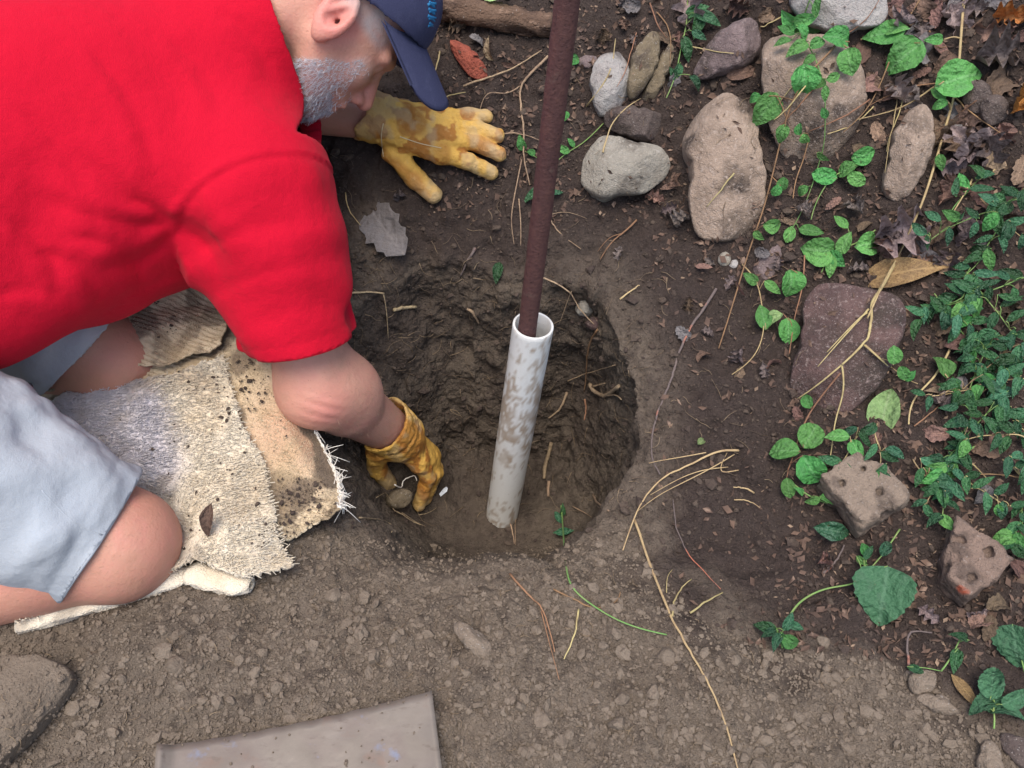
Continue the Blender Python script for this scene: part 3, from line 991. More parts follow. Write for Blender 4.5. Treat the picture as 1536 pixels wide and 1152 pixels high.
# cap
def cap_sd(P):
    d = sd_ell(P, hp(-.004, .050), HAX, (.110, .098, .087))
    d = smin(d, sd_ell(P, hp(.02, .075), HAX, (.085, .082, .078)), .03)
    return d + .0018 * vnoise(P, 40, 3)
V, Q = surface_nets(cap_sd, HD - .2, HD + .24, .0042)
V = relax(V, Q, 1)
q = (V - HD) @ HAX.T
V, Q = cut_plane(V, Q, -((V - HD) @ HAX[1] - .046 - .36 * ((V - HD) @ HAX[0])) / 1.06, -(HAX[1] - .36 * HAX[0]) / 1.06)
cap = obj("cap", V, Q, m_navy, PERSON)
sm = cap.modifiers.new("thickness", 'SOLIDIFY'); sm.thickness = .003; sm.offset = 1
cap_b = BVHTree.FromPolygons(V.tolist(), Q.tolist())
# brim: a curved stiff sheet
bv, bf = [], []
NU, NVb = 28, 14
for side in (0, 1):
    for i in range(NU + 1):
        a = (i / NU - .5) * math.radians(168)
        for j in range(NVb + 1):
            t = j / NVb
            ell = math.cos(a * .93)
            f = .072 * math.cos(a * .95) + .016 + t * .098 * (max(0, ell) ** .33)
            r = (.086 + .002 * t) * math.sin(a)
            u = .094 - .016 * t * max(0.0, ell) ** .5 - 6.0 * r * r * (1.0 + .1 * t) - .004 * side
            bv.append(hp(f + .38 * r * t, u, r))
n1_ = (NU + 1) * (NVb + 1)
g = lambda s, i, j: s * n1_ + i * (NVb + 1) + j
for i in range(NU):
    for j in range(NVb):
        bf.append((g(0, i, j), g(0, i + 1, j), g(0, i + 1, j + 1), g(0, i, j + 1)))
        bf.append((g(1, i, j), g(1, i, j + 1), g(1, i + 1, j + 1), g(1, i + 1, j)))
    bf.append((g(0, i, NVb), g(0, i + 1, NVb), g(1, i + 1, NVb), g(1, i, NVb)))
obj("brim", bv, bf, m_navy, cap)
# raised blue lettering strokes along the front of the cap, seen edge-on
eb = MB()
for k in range(11):
    y = -8 + k * 5.2
    pts = [on_mesh(cap_b, x_, y + dy, .0035) for x_, dy in ((641 + (k % 3), 0), (646, 2.5 - (k % 2) * 4), (653 - (k % 2) * 2, 3))]
    if all(p is not None for p in pts): eb.add(tube(catmull(pts, 4), .0025, .0025, 6))
if eb.V: obj("embroidery", eb.V, eb.F, m_thread, cap)

# gloves
def glove(label, knuckles, mids, tips, wrist, cuff, thumb, palm_dn, stainseed, rad=.0125, cr=.044, wr=.034, prad=.019, h=.0024):
    kn = [np.asarray(k, float) for k in knuckles]
    def fn(P):
        d = None
        for i, k in enumerate(kn):
            r = rad * (.9 if i == 3 else 1.0)
            c = smin(sd_cone(P, k, mids[i], r * 1.06, r), sd_cone(P, mids[i], tips[i], r, r * .92), .004)
            d = c if d is None else smin(d, c, .0035)
        pal = None
        wc = [wrist + (kn[i] - kn[1.5 if False else 1]) * .42 for i in range(4)]
        for i, k in enumerate(kn):
            c = sd_cone(P, wc[i], k, prad * 1.05, prad * .82)
            pal = c if pal is None else smin(pal, c, .012)
        d = smin(d, pal, .010)
        th = smin(sd_cone(P, thumb[0], thumb[1], prad * .95, rad * 1.25), sd_cone(P, thumb[1], thumb[2], rad * 1.25, rad * 1.08), .006)
        d = smin(d, th, .012)
        cf = sd_cone(P, wrist + .15 * (kn[1] - wrist), cuff, wr, cr)
        d = smin(d, cf, .012)
        ax = nrm(cuff - wrist)
        d = smax(d, (P - cuff) @ ax, .004)                                      # flat open end
        d = smax(d, -sd_cone(P, wrist, cuff + ax * .05, wr - .006, cr + .010 - .006), .004)
        s = (P - wrist) @ ax
        d = d + .0012 * np.sin(s * 330 + 6 * vnoise(P, 40, 2)) * np.exp(-(s / .014) ** 2)       # gathered wrist
        d = d + .0030 * vnoise(P, 55, stainseed) * sstep(-.02, .02, -np.abs(s - .0) + .06) + .0016 * vnoise(P, 110, stainseed + 3)
        return d
    pts = np.array(list(kn) + list(mids) + list(tips) + [wrist, cuff] + list(thumb))
    V, Q = surface_nets(fn, pts.min(0) - .06, pts.max(0) + .06, h)
    V = relax(V, Q, 1, .4)
    o = obj("glove", V, Q, m_glove, PERSON)
    o["label"] = label
    pal = .5 * wrist + .5 * (kn[1] + kn[2]) * .5
    dp = np.linalg.norm(V - pal, axis=1)
    n = fbm(V, 42, stainseed + 20, 3)
    st = sstep(.0, .2, n + .35 * np.exp(-(dp / .035) ** 2) - .10 - .25 * sstep(.05, .11, dp))
    st = np.maximum(st, .75 * sstep(.0, .3, fbm(V, 18, stainseed + 40, 2) - .1 + .9 * np.exp(-(np.linalg.norm(V - thumb[0], axis=1) / .03) ** 2)))
    dt = np.min([np.linalg.norm(V - t, axis=1) for t in list(tips) + [thumb[2]]], axis=0)
    dirt = sstep(.06, .01, dt) * (.55 + .45 * fbm(V, 60, stainseed + 7, 3)) + .5 * sstep(.1, .5, fbm(V, 30, stainseed + 9, 3))
    vattr(o.data, "stain", np.clip(st, 0, .95)); vattr(o.data, "dirt", np.clip(dirt, 0, .8))
    return o, V, Q

def lay(px, py, h):
    p, n = hit(px, py)
    return p - ray(px, py) * 0 + np.array([0, -.35, .94]) * h
kn = [lay(664, 246, .030), lay(676, 226, .031), lay(677, 206, .029), lay(668, 190, .024)]
md = [lay(702, 256, .028), lay(718, 231, .029), lay(716, 208, .026), lay(703, 185, .022)]
tp = [lay(737, 266, .014), lay(749, 238, .014), lay(745, 211, .014), lay(730, 182, .013)]
wl = lay(582, 206, .040); cl = lay(552, 194, .044)
GL, GV, GQ = glove("stained yellow work glove spread flat on the bank under the cap brim", kn, md, tp, wl, cl, [lay(594, 243, .026), lay(624, 277, .020), lay(652, 299, .014)], None, 3, rad=.0140, cr=.043, wr=.037, prad=.0215)
glb = BVHTree.FromPolygons(GV.tolist(), GQ.tolist())
for pts in ([(600, 205), (630, 215), (662, 222)], [(575, 185), (572, 205), (575, 235)]):
    tb = strip_on(glb, pts, .0008, .0006)
    if tb: obj("seam", tb[0], tb[1], m_stitch, GL)

wr_ = W(592, 648, 1.435); cf_ = W(574, 636, 1.405)
ki = [W(628, 694, 1.475), W(637, 690, 1.50), W(644, 686, 1.525), W(646, 682, 1.55)]
mi = [W(642, 716, 1.505), W(650, 712, 1.53), W(654, 708, 1.555), W(654, 702, 1.575)]
ti = [W(629, 757, 1.545), W(636, 750, 1.57), W(640, 742, 1.59), W(641, 734, 1.605)]
GR, _, _ = glove("stained yellow work glove bent down, gripping a lump at the bottom of the hole", ki, mi, ti, wr_, cf_, [W(566, 676, 1.45), W(566, 702, 1.49), W(583, 724, 1.53)], None, 9, rad=.0145, cr=.051, wr=.047, prad=.023)

# fine hairs on the forearm and shin
def hairs(name, sel, n, axis, ln):
    c_ = np.where(sel)[0]
    mb = MB()
    for i in rng.choice(c_, n):
        p = BV[i]; nn = BN[i]
        d = nrm(nn * .45 + axis * .8 + rng.normal(0, .35, 3)); l = random.uniform(.5, 1) * ln
        a_ = nrm(np.cross(d, nn)) * .00014
        q = p + d * l * .6 + nn * .001; t = p + nrm(d - nn * .3) * l
        mb.add(([p + a_, p - a_, q + a_ * .7, q - a_ * .7, t], [(0, 1, 3, 2), (2, 3, 4)]))
    o = obj(name, mb.V, mb.F, m_bhair, PERSON); o["kind"] = "stuff"
m_bhair = make_mat("sandy_body_hair", (0.30, 0.19, 0.12), .6)
BV = np.array([v.co for v in body.data.vertices]) + np.array(PERSON.location)
BN = np.array([v.normal for v in body.data.vertices])
sf = np.linalg.norm(BV - .5 * (E_R + W_R), axis=1) < .13
hairs("forearm_hair", sf, 900, nrm(W_R - E_R), .010)
hairs("leg_hair", (np.linalg.norm(BV - (K_R + .3 * (A_R - K_R)), axis=1) < .22) & (BV[:, 2] < .14), 700, nrm(A_R - K_R), .010)

# ------------------------------------------------------------------ towel under the knees
m_terry = make_mat("cream_terry", (0.76, 0.67, 0.52), 0.95, spec=0.1, sheen=.3, attr=[("mauve", (0.62, 0.58, 0.60)), ("soil", (0.20, 0.15, 0.11))],
    layers=[(14, 5, .48, .72, (0.64, 0.49, 0.31), None, .6)], bumps=[(420, .004)])
m_rib = make_mat("tan_ribbed_cotton", (0.66, 0.54, 0.37), 0.95, spec=0.1, attr=[("mauve", (0.56, 0.34, 0.22)), ("soil", (0.17, 0.13, 0.095))],
    layers=[(12, 5, .45, .7, (0.47, 0.35, 0.21), None, .7), (200, 3, .6, .72, (0.36, 0.27, 0.18), None, .4)], bumps=[(500, .003)])
m_thread_w = make_mat("white_thread", (0.72, 0.68, 0.60), 0.9, layers=[(80, 3, .45, .7, (0.5, 0.44, 0.36))])
TOW = thing("towel", "dirty cream towel with frayed edge spread under the kneeling knees", "towel", pix_base(np.array([300.]), np.array([700.]))[0])
def bez(C, n):
    return catmull([(x, y, 0) for x, y in C], n)[:, :2]
def panel(name, top, bottom, nu, nv, h0, mat, amp, ribdir=None, seed=0, rag=0.0, thick=.0035):
    """sheet of cloth between two pixel curves, laid on the ground"""
    A = bez(top, 12); B = bez(bottom, 12)
    ua = np.linspace(0, 1, nu)
    def samp(C):
        L = np.r_[0, np.cumsum(np.linalg.norm(np.diff(C, axis=0), axis=1))]; L /= L[-1]
        return np.stack([np.interp(ua, L, C[:, 0]), np.interp(ua, L, C[:, 1])], 1)
    a, b = samp(A), samp(B)
    t = np.linspace(0, 1, nv)[:, None, None]
    px = a[None] * (1 - t) + b[None] * t
    px[..., 0] += (np.sin(t * 9 + seed)[..., 0] * 7 + np.sin(t * 23 + seed)[..., 0] * 3) * np.sin(math.pi * t[..., 0])
    if rag:
        jit = np.random.default_rng(seed).uniform(-rag, rag, px.shape)
        e = np.ones((nv, nu)); e[2:-2, 2:-2] = 0
        px = px + jit * e[..., None]
    Pw = pix_base(px[..., 0], px[..., 1])
    q = Pw.reshape(-1, 3)
    hol = q[:, :2] - HC
    rh = np.hypot(hol[:, 0], hol[:, 1]) / rim_r(np.arctan2(hol[:, 1], hol[:, 0]))
    z = q[:, 2] - .05 * sstep(1.02, .8, rh)
    w = fbm(q * [1, 1, 0], 11, 3, 3) * .014 + np.abs(fbm(q * [1, 1, 0], 5, 6, 2)) * .017 + fbm(q * [1, 1, 0], 26, seed, 2) * amp * .15
    rib = 0
    if ribdir is not None:
        s = q[:, :2] @ np.asarray(ribdir)
        rib = (.0013 + .0006 * fbm(q, 20, seed + 6, 2)) * np.sin(s * 2 * math.pi / .0078 + 2.0 * fbm(q * [1, 1, 0], 9, seed + 8, 2))
    z = z + h0 + w + rib
    V = np.stack([q[:, 0], q[:, 1], z], 1)
    i = np.arange(nv - 1)[:, None] * nu + np.arange(nu - 1)[None]
    F = np.stack([i, i + nu, i + nu + 1, i + 1], -1).reshape(-1, 4)
    o = obj(name, V, F, mat, TOW)
    md = o.modifiers.new("thickness", 'SOLIDIFY'); md.thickness = thick; md.offset = -1
    return o, V.reshape(nv, nu, 3), px
R1 = nrm(pix_base(np.array([470.]), np.array([640.]))[0] - pix_base(np.array([440.]), np.array([575.]))[0])[:2]
ribp, rV, rpx = panel("ribbed_panel", [(60, 520), (230, 430), (350, 405), (425, 560), (470, 635), (500, 700), (516, 782)], [(20, 700), (120, 700), (250, 690), (330, 740), (390, 790), (430, 820), (470, 800)], 190, 180, .014, m_rib, .016, ribdir=(.2, .98), seed=3)
mau = np.exp(-(np.linalg.norm(rpx.reshape(-1, 2) - [440, 660], axis=1) / 70) ** 2)
vattr(ribp.data, "mauve", np.clip(mau, 0, .9))
so = sstep(.05, .4, fbm(rV.reshape(-1, 3), 22, 4, 4) - .12 + .75 * np.exp(-(np.linalg.norm(rpx.reshape(-1, 2) - [455, 760], axis=1) / 50) ** 2))
vattr(ribp.data, "soil", np.clip(so, 0, .92))
ter, tV, tpx = panel("terry_panel", [(20, 640), (120, 610), (240, 590), (318, 556), (338, 545)], [(36, 948), (120, 915), (220, 888), (300, 866), (345, 876), (380, 884), (415, 876), (446, 868)], 120, 120, .024, m_terry, .013, seed=9, rag=3)
tp_ = tpx.reshape(-1, 2)
nt = fbm(tV.reshape(-1, 3), 16, 3, 3)
mau = sstep(.2, .75, np.exp(-((((tp_[:, 0] - 195) * .75 + (tp_[:, 1] - 665) * -.30) / 75) ** 2 + ((tp_[:, 1] - 655) / 100) ** 2)) + .18 * nt)
vattr(ter.data, "mauve", mau)
vattr(ter.data, "soil", np.clip(sstep(.3, .7, fbm(tV.reshape(-1, 3), 18, 6, 4) - .1) * .45 + .6 * sstep(.2, .5, nt) * sstep(330, 440, tp_[:, 0]), 0, .85))
flap, fV, fpx = panel("ribbed_flap", [(90, 520), (160, 440), (250, 415), (335, 402), (352, 430)], [(70, 610), (120, 604), (160, 594), (195, 588), (225, 578), (262, 574), (300, 556), (322, 552), (340, 535)], 100, 120, .036, m_rib, .013, ribdir=(.30, .95), seed=14)
vattr(flap.data, "mauve", np.zeros(fV.shape[0] * fV.shape[1]))
vattr(flap.data, "soil", np.clip(sstep(.1, .5, fbm(fV.reshape(-1, 3), 26, 5, 4)), 0, .8))
# looped pile standing up on the terry
pile = MB()
fl = tV.reshape(-1, 3)
nv_, nu_ = tV.shape[:2]
PV, PF, PM, PS = [], [], [], []
mv, sv_ = mau, None
for _ in range(15000):
    i, j = random.randrange(nv_ - 1), random.randrange(nu_ - 1)
    u, v = random.random(), random.random()
    p = tV[i, j] * (1 - u) * (1 - v) + tV[i + 1, j] * u * (1 - v) + tV[i, j + 1] * (1 - u) * v + tV[i + 1, j + 1] * u * v
    d = nrm(np.array([random.gauss(.75, .3), random.gauss(-.25, .3), .42]))
    l = random.uniform(.006, .012)
    a = nrm(np.cross(d, [random.random(), random.random(), .1])) * .00085
    b = nrm(np.cross(d, a)) * .00085
    q = p + d * l + np.array([random.gauss(0, .0016), random.gauss(0, .0016), -.001])
    k = len(PV)
    PV += [p + a, p - a * .5 + b * .87, p - a * .5 - b * .87, q + a * .7, q - a * .35 + b * .6, q - a * .35 - b * .6]
    PF += [(k, k + 1, k + 4, k + 3), (k + 1, k + 2, k + 5, k + 4), (k + 2, k, k + 3, k + 5), (k + 3, k + 4, k + 5)]
    PM += [mau[i * nu_ + j]] * 6
po = obj("terry_pile", PV, PF, m_terry, ter); po["kind"] = "stuff"
vattr(po.data, "mauve", PM); vattr(po.data, "soil", np.clip(np.array(PM) * 0 + .45 * sstep(.3, .7, fbm(np.array(PV), 18, 6, 4) - .1), 0, 1))
def fuzz(parent, X, n, l0, l1, so_):
    nv, nu = X.shape[:2]
    PV, PF, S = [], [], []
    for _ in range(n):
        i, j = random.randrange(nv - 1), random.randrange(nu - 1)
        u, v = random.random(), random.random()
        p = X[i, j] * (1 - u) * (1 - v) + X[i + 1, j] * u * (1 - v) + X[i, j + 1] * (1 - u) * v + X[i + 1, j + 1] * u * v
        d = nrm(np.array([random.gauss(0, .7), random.gauss(0, .7), .6])); l = random.uniform(l0, l1)
        a = nrm(np.cross(d, [random.random(), random.random(), .1])) * .0007; b_ = nrm(np.cross(d, a)) * .0007
        q = p + d * l; k = len(PV)
        PV += [p + a, p - a * .5 + b_ * .87, p - a * .5 - b_ * .87, q]
        PF += [(k, k + 1, k + 3), (k + 1, k + 2, k + 3), (k + 2, k, k + 3)]
        S += [so_[i * nu + j]] * 4
    o = obj("cotton_fuzz", PV, PF, m_rib, parent); o["kind"] = "stuff"
    vattr(o.data, "mauve", np.zeros(len(PV))); vattr(o.data, "soil", S)
fuzz(ribp, rV, 9000, .002, .006, np.clip(so, 0, .9)); fuzz(flap, fV, 2000, .002, .005, np.zeros(fV.shape[0] * fV.shape[1]))
# frayed white edge along the hole side, rolled hems in front
fr_ = MB()
edge = catmull([tuple(x) for x in rV[0][int(190 * .52):]], 3)
for k in range(190):
    t = random.random() ** .9
    p = edge[int(t * (len(edge) - 1))] + np.array([0, 0, .002])
    out = nrm(np.array([.75, -.25, random.uniform(-.5, .3)]) + rng.normal(0, .4, 3))
    l = random.uniform(.006, .018)
    bend = rng.normal(0, .5, 3) * l
    fr_.add(tube(catmull([p, p + out * l * .5 + bend * .2, p + out * l + bend * 1.3 + [0, 0, -.3 * l]], 3), .0008, .0005, 4))
for k in range(4):
    off = rng.normal(0, .002, 3)
    fr_.add(tube([p + off + rng.normal(0, .0008, 3) for p in edge[::2]], .0016, .0016, 5))
fo = obj("frayed_edge", fr_.V, fr_.F, m_thread_w, TOW); fo["kind"] = "stuff"
def roll(path_px, r, name, h=.012):
    L = []
    for (x, y) in path_px:
        p = pix_base(np.array([float(x)]), np.array([float(y)]))[0]; L.append(p + [0, 0, h])
    L = catmull(L, 8)
    V, F = [], []
    T = np.gradient(L, axis=0)
    m = 26
    for i, p in enumerate(L):
        t = nrm(T[i]); a = nrm(np.cross(t, [0, 0, 1])); b = np.cross(a, t)
        for k in range(m):
            an = k / (m - 1) * 2 * math.pi * 1.45 + .4
            rr_ = r * (.35 + .65 * min(1, math.sin(math.pi * (i + .6) / (len(L) + .2)) * 2.2)) * (1 - .45 * k / (m - 1)) * (1 + .12 * math.sin(i * .7 + k))
            V.append(p + rr_ * 1.25 * math.cos(an) * a + rr_ * math.sin(an) * b * .8)
    for i in range(len(L) - 1):
        for k in range(m - 1):
            F.append((i * m + k, i * m + k + 1, (i + 1) * m + k + 1, (i + 1) * m + k))
    o = obj(name, V, F, m_terry, TOW)
    md = o.modifiers.new("thickness", 'SOLIDIFY'); md.thickness = .004
    vattr(o.data, "mauve", np.zeros(len(V))); vattr(o.data, "soil", np.clip(.5 * sstep(.1, .5, fbm(np.array(V), 30, 9, 3)), 0, 1))
    X = np.array(V).reshape(len(L), m, 3)
    PV, PF = [], []
    for _ in range(70 * len(L)):
        i, j = random.randrange(len(L) - 1), random.randrange(m - 1)
        p = X[i, j] + (X[i + 1, j] - X[i, j]) * random.random() + (X[i, j + 1] - X[i, j]) * random.random()
        dd = nrm(p - L[i] + rng.normal(0, .006, 3)); l_ = random.uniform(.003, .007)
        a_ = nrm(np.cross(dd, [random.random(), random.random(), .1])) * .001; b_ = nrm(np.cross(dd, a_)) * .001; k = len(PV)
        PV += [p + a_, p - a_ * .5 + b_ * .87, p - a_ * .5 - b_ * .87, p + dd * l_ + rng.normal(0, .001, 3)]
        PF += [(k, k + 1, k + 3), (k + 1, k + 2, k + 3), (k + 2, k, k + 3)]
    fz = obj("terry_pile", PV, PF, m_terry, o); fz["kind"] = "stuff"
    vattr(fz.data, "mauve", np.zeros(len(PV))); vattr(fz.data, "soil", np.zeros(len(PV)))
roll([(288, 866), (315, 874), (345, 880), (380, 885)], .014, "rolled_corner", .014)
roll([(32, 946), (100, 922), (170, 902), (235, 884), (300, 864)], .012, "rolled_hem", .010)
tb_ = BVHTree.FromPolygons(np.concatenate([rV.reshape(-1, 3), tV.reshape(-1, 3), fV.reshape(-1, 3)]).tolist(),
    np.concatenate([np.stack([i, i + n_, i + n_ + 1, i + 1], -1).reshape(-1, 4) + o_ for (i, n_, o_) in [(np.arange(X.shape[0] - 1)[:, None] * X.shape[1] + np.arange(X.shape[1] - 1)[None], X.shape[1], o_) for X, o_ in ((rV, 0), (tV, rV.shape[0] * rV.shape[1]), (fV, rV.shape[0] * rV.shape[1] + tV.shape[0] * tV.shape[1]))]]).tolist())
pts = []
for cx, cy, s, n in ((190, 440, 18, 26), (215, 450, 14, 22), (255, 490, 12, 14), (330, 460, 10, 12), (345, 560, 24, 40), (375, 590, 30, 34), (350, 620, 14, 12), (290, 580, 10, 8), (345, 715, 12, 8), (245, 660, 30, 8), (275, 810, 20, 6), (320, 720, 60, 8), (455, 745, 26, 110), (490, 790, 20, 60), (420, 800, 24, 40), (300, 640, 90, 16)):
    for _ in range(n):
        q = on_mesh(tb_, random.gauss(cx, s), random.gauss(cy, s * .6), .002)
        if q is not None: pts.append(q - ray(345, 650) * .003)
crumbs("soil_crumbs", "crumbs of dark soil dropped on the towel", np.array(pts), rng.pareto(3, len(pts)).clip(0, 2) * .0013 + .0009, m_darkclod)

# ------------------------------------------------------------------ pipe and rod
m_pvc = make_mat("white_plastic", (0.60, 0.595, 0.565), 0.4, spec=0.4, attr=[("mud", (0.29, 0.22, 0.155))], layers=[(30, 5, .55, .8, (0.50, 0.47, 0.42), (1, 1, .25), .5), (300, 3, .64, .74, (0.36, 0.29, 0.22), None, .5)], bumps=[(250, .0006)])
m_rust = make_mat("rusty_iron", (0.10, 0.048, 0.044), 0.75, spec=0.3, metal=.25, layers=[(110, 6, .45, .7, (0.13, 0.062, 0.052)), (14, 4, .5, .7, (0.065, 0.034, 0.034), (1, 1, .4), .7), (200, 4, .58, .72, (0.045, 0.022, 0.022)), (30, 5, .62, .76, (0.20, 0.14, 0.11), None, .5)], bumps=[(220, .0014), (700, .0006)])
pb = W(754, 765, 1.60); pt = W(800, 487, 1.235)
ax = nrm(pt - pb)
pa = nrm(np.cross(ax, [0, 1, 0])); pbv = np.cross(ax, pa)
Rout, Rin = .0318, .0278
PL = np.linalg.norm(pt - pb)
V, F = [], []
ns, nl = 48, 70
prof = [(Rout, t) for t in np.linspace(-.05, PL - .001, nl)] + [(Rout - .0008, PL), (Rin + .0008, PL), (Rin, PL - .001)] + [(Rin, t) for t in np.linspace(PL - .03, -.04, 20)]
for r, t in prof:
    for k in range(ns):
        a = 2 * math.pi * k / ns
        V.append(pb + ax * t + r * (math.cos(a) * pa + math.sin(a) * pbv))
for i in range(len(prof) - 1):
    for k in range(ns):
        k2 = (k + 1) % ns
        F.append((i * ns + k, i * ns + k2, (i + 1) * ns + k2, (i + 1) * ns + k))
pipe = obj("plastic_pipe", V, F, m_pvc)
tag(pipe, "white plastic drain pipe smeared with mud standing in the dug hole", "pipe")
V = np.array(V)
tt = (V - pb) @ ax / PL
nn = fbm(V * [1, 1, .45], 105, 3, 6, .72)
band = np.exp(-((tt - .68) / .15) ** 2) * 1.0 + .55 * np.exp(-((tt - .5) / .12) ** 2) + .25 + .9 * sstep(.06, -.02, tt)
mudm = sstep(.34, .66, nn * .60 + band * .48 + .2 * fbm(V, 240, 8, 3))
vattr(pipe.data, "mud", np.clip(mudm * .9 * (.85 + .3 * fbm(V, 60, 12, 3)), 0, .92) * np.r_[np.ones(nl * ns), np.full(len(V) - nl * ns, .25)])
r0 = W(793, 500, 1.245) - ax * .10; r1 = W(851, 0, .86)
rd = nrm(r1 - r0)
L = [r0 + rd * t for t in np.linspace(0, np.linalg.norm(r1 - r0) + .35, 60)]
V, F = tube(L, .0142, .0142, 20)
V = np.array(V); c = r0 + ((V - r0) @ rd)[:, None] * rd
V = V + (V - c) / .0142 * (fbm(V, 90, 3, 3) * .0006)[:, None]
o = obj("iron_rod", V, F, m_rust)
tag(o, "long rusty brown iron rod standing inside the white pipe", "rod")

# ------------------------------------------------------------------ stones
def stone_mat(n, c, c2, c3, sc=30):
    return make_mat(n, c, 0.85, spec=0.25, attr=[("dirt", (0.05, 0.037, 0.03))], layers=[(sc, 5, .42, .68, c2), (sc * 6, 4, .55, .7, c3, None, .7), (sc * 14, 2, .62, .72, (0.5, .46, .42), None, .35)], bumps=[(sc * 4, .004), (sc * 16, .0015)])
ms_grey = stone_mat("grey_stone", (0.27, 0.245, 0.20), (0.20, 0.175, 0.14), (0.36, 0.33, 0.28))
ms_white = stone_mat("pale_granite", (0.34, 0.32, 0.295), (0.30, 0.27, 0.25), (0.20, 0.17, 0.16))
ms_tan = stone_mat("tan_stone", (0.30, 0.225, 0.17), (0.21, 0.155, 0.115), (0.40, 0.32, 0.265))
ms_purple = stone_mat("purple_grey_stone", (0.17, 0.125, 0.12), (0.11, 0.08, 0.075), (0.24, 0.185, 0.17))
ms_clay = stone_mat("clay_coated_stone", (0.155, 0.12, 0.075), (0.115, 0.09, 0.06), (0.2, 0.16, 0.11), 22)
ms_dark = stone_mat("dark_brown_stone", (0.095, 0.072, 0.062), (0.065, 0.047, 0.042), (0.14, 0.11, 0.09))
ms_red = stone_mat("reddish_stone", (0.115, 0.070, 0.062), (0.075, 0.047, 0.043), (0.25, 0.19, 0.17))
ms_dirt = stone_mat("dirt_covered_stone", (0.19, 0.148, 0.11), (0.14, 0.108, 0.08), (0.23, 0.185, 0.14), 24)
ROCKB = []
def chaikin(P, it=2):
    P = np.asarray(P, float)
    for _ in range(it):
        Q = np.roll(P, -1, 0)
        P = np.stack([.75 * P + .25 * Q, .25 * P + .75 * Q], 1).reshape(-1, 2)
    return P
def rock(label, outline, mat, thick, seed, name="stone", cat="stone", tilt=.5, box=.55, rough=.012, facet=.010, dirt=.32, sink=.36, parent=None, group=None, nth=84, nph=44, lift=0.0, dirtat=None, tops=(.45, .95), cutr=(.78, .96)):
    ol = chaikin(outline, 1)
    cpx = (np.max(ol, 0) + np.min(ol, 0)) / 2
    hs = [hit(*(cpx + (p - cpx) * .8)) for p in ol[::3]] + [hit(*cpx)]
    c = np.mean([h[0] for h in hs], 0); n = nrm(np.mean([h[1] for h in hs], 0))
    view = -ray(*cpx)
    m = nrm(n * (1 - tilt) + view * tilt)
    c = c + m * (thick * (.5 - sink) + lift)
    a = nrm(np.cross(m, Uv)); a = a if a @ Rv > 0 else -a
    b = np.cross(m, a); b = b if b @ Uv > 0 else -b
    front = c + m * thick * .18
    q = []
    for p in ol:
        d = ray(*p); t = ((front - CAM) @ m) / (d @ m)
        w = CAM + d * t - c
        q.append((w @ a, w @ b))
    q = np.array(q)
    th = np.arctan2(q[:, 1], q[:, 0]); r = np.hypot(q[:, 0], q[:, 1])
    o = np.argsort(th); th, r = th[o], r[o]
    tg = np.linspace(-math.pi, math.pi, nth, endpoint=False)
    rg = np.interp(tg, np.r_[th - 2 * math.pi, th, th + 2 * math.pi], np.r_[r, r, r])
    ph = np.linspace(0, math.pi, nph)
    sp = np.abs(np.sin(ph)) ** box; cp = np.sign(np.cos(ph)) * np.abs(np.cos(ph)) ** box
    V = c + (sp[:, None] * rg[None])[..., None] * (np.cos(tg)[None, :, None] * a + np.sin(tg)[None, :, None] * b) + (cp * thick * .5)[:, None, None] * m
    V = V.reshape(-1, 3)
    size = float(np.mean(rg))
    rough *= min(1.2, size / .06); facet *= min(1.2, size / .06)
    out = (V - c); out /= np.linalg.norm(out, axis=1)[:, None] + 1e-9
    f, _ = worley(V, 1.1 / max(size, .01), seed)
    dsp = fbm(V, .8 / max(size, .01), seed, 3) * rough * .6 + (.6 - f) * facet * .4 + fbm(V, 40, seed + 5, 3) * .0012
    V = V + out * dsp[:, None]
    rk = np.random.default_rng(seed * 7 + 1)
    for k in range(13):
        pa_ = rk.uniform(0, 2 * math.pi); up_ = rk.uniform(*tops) if k else 1.0
        pn = nrm(math.cos(pa_) * a * (1 - up_ * .7) + math.sin(pa_) * b * (1 - up_ * .7) + up_ * m * .9)
        s_ = (V - c) @ pn
        of = s_.max() * rk.uniform(*cutr)
        V = V - np.maximum(0, s_ - of)[:, None] * pn * .9
    V = V + out * (fbm(V, 95, seed + 71, 3) * .0009)[:, None]
    i = np.arange(nph - 1)[:, None] * nth + np.arange(nth)[None]
    j = np.arange(nph - 1)[:, None] * nth + (np.arange(nth)[None] + 1) % nth
    F = np.stack([i, i + nth, j + nth, j], -1).reshape(-1, 4)
    t3 = V[F[len(F) // 2]]
    if np.cross(t3[1] - t3[0], t3[2] - t3[0]) @ (t3[0] - c) < 0: F = F[:, ::-1]
    ob = obj(name, V, F, mat, parent)
    if parent is None: tag(ob, label, cat, group)
    hgt = (V - c) @ m / (thick * .5)
    dm = .8 * sstep(.05, .7, fbm(V, 1.3 / size, seed + 50, 5) + dirt - .30 - .30 * hgt)
    if dirtat is not None:
        px = 768 + FPX * ((V - CAM) @ Rv) / ((V - CAM) @ Fv); py = 576 - FPX * ((V - CAM) @ Uv) / ((V - CAM) @ Fv)
        for (x, y, s) in dirtat:
            dm = np.maximum(dm, sstep(.25, .6, np.exp(-((px - x) ** 2 + (py - y) ** 2) / s ** 2) + .4 * fbm(V, 45, seed + 61, 3)))
    vattr(ob.data, "dirt", np.clip(dm, 0, .92))
    ROCKB.append((V, F))
    return ob
rock("pale speckled granite stone standing beside the clay-smeared slab", [(892, 95), (912, 72), (938, 78), (943, 120), (938, 155), (905, 172), (892, 150)], ms_white, .05, 1)
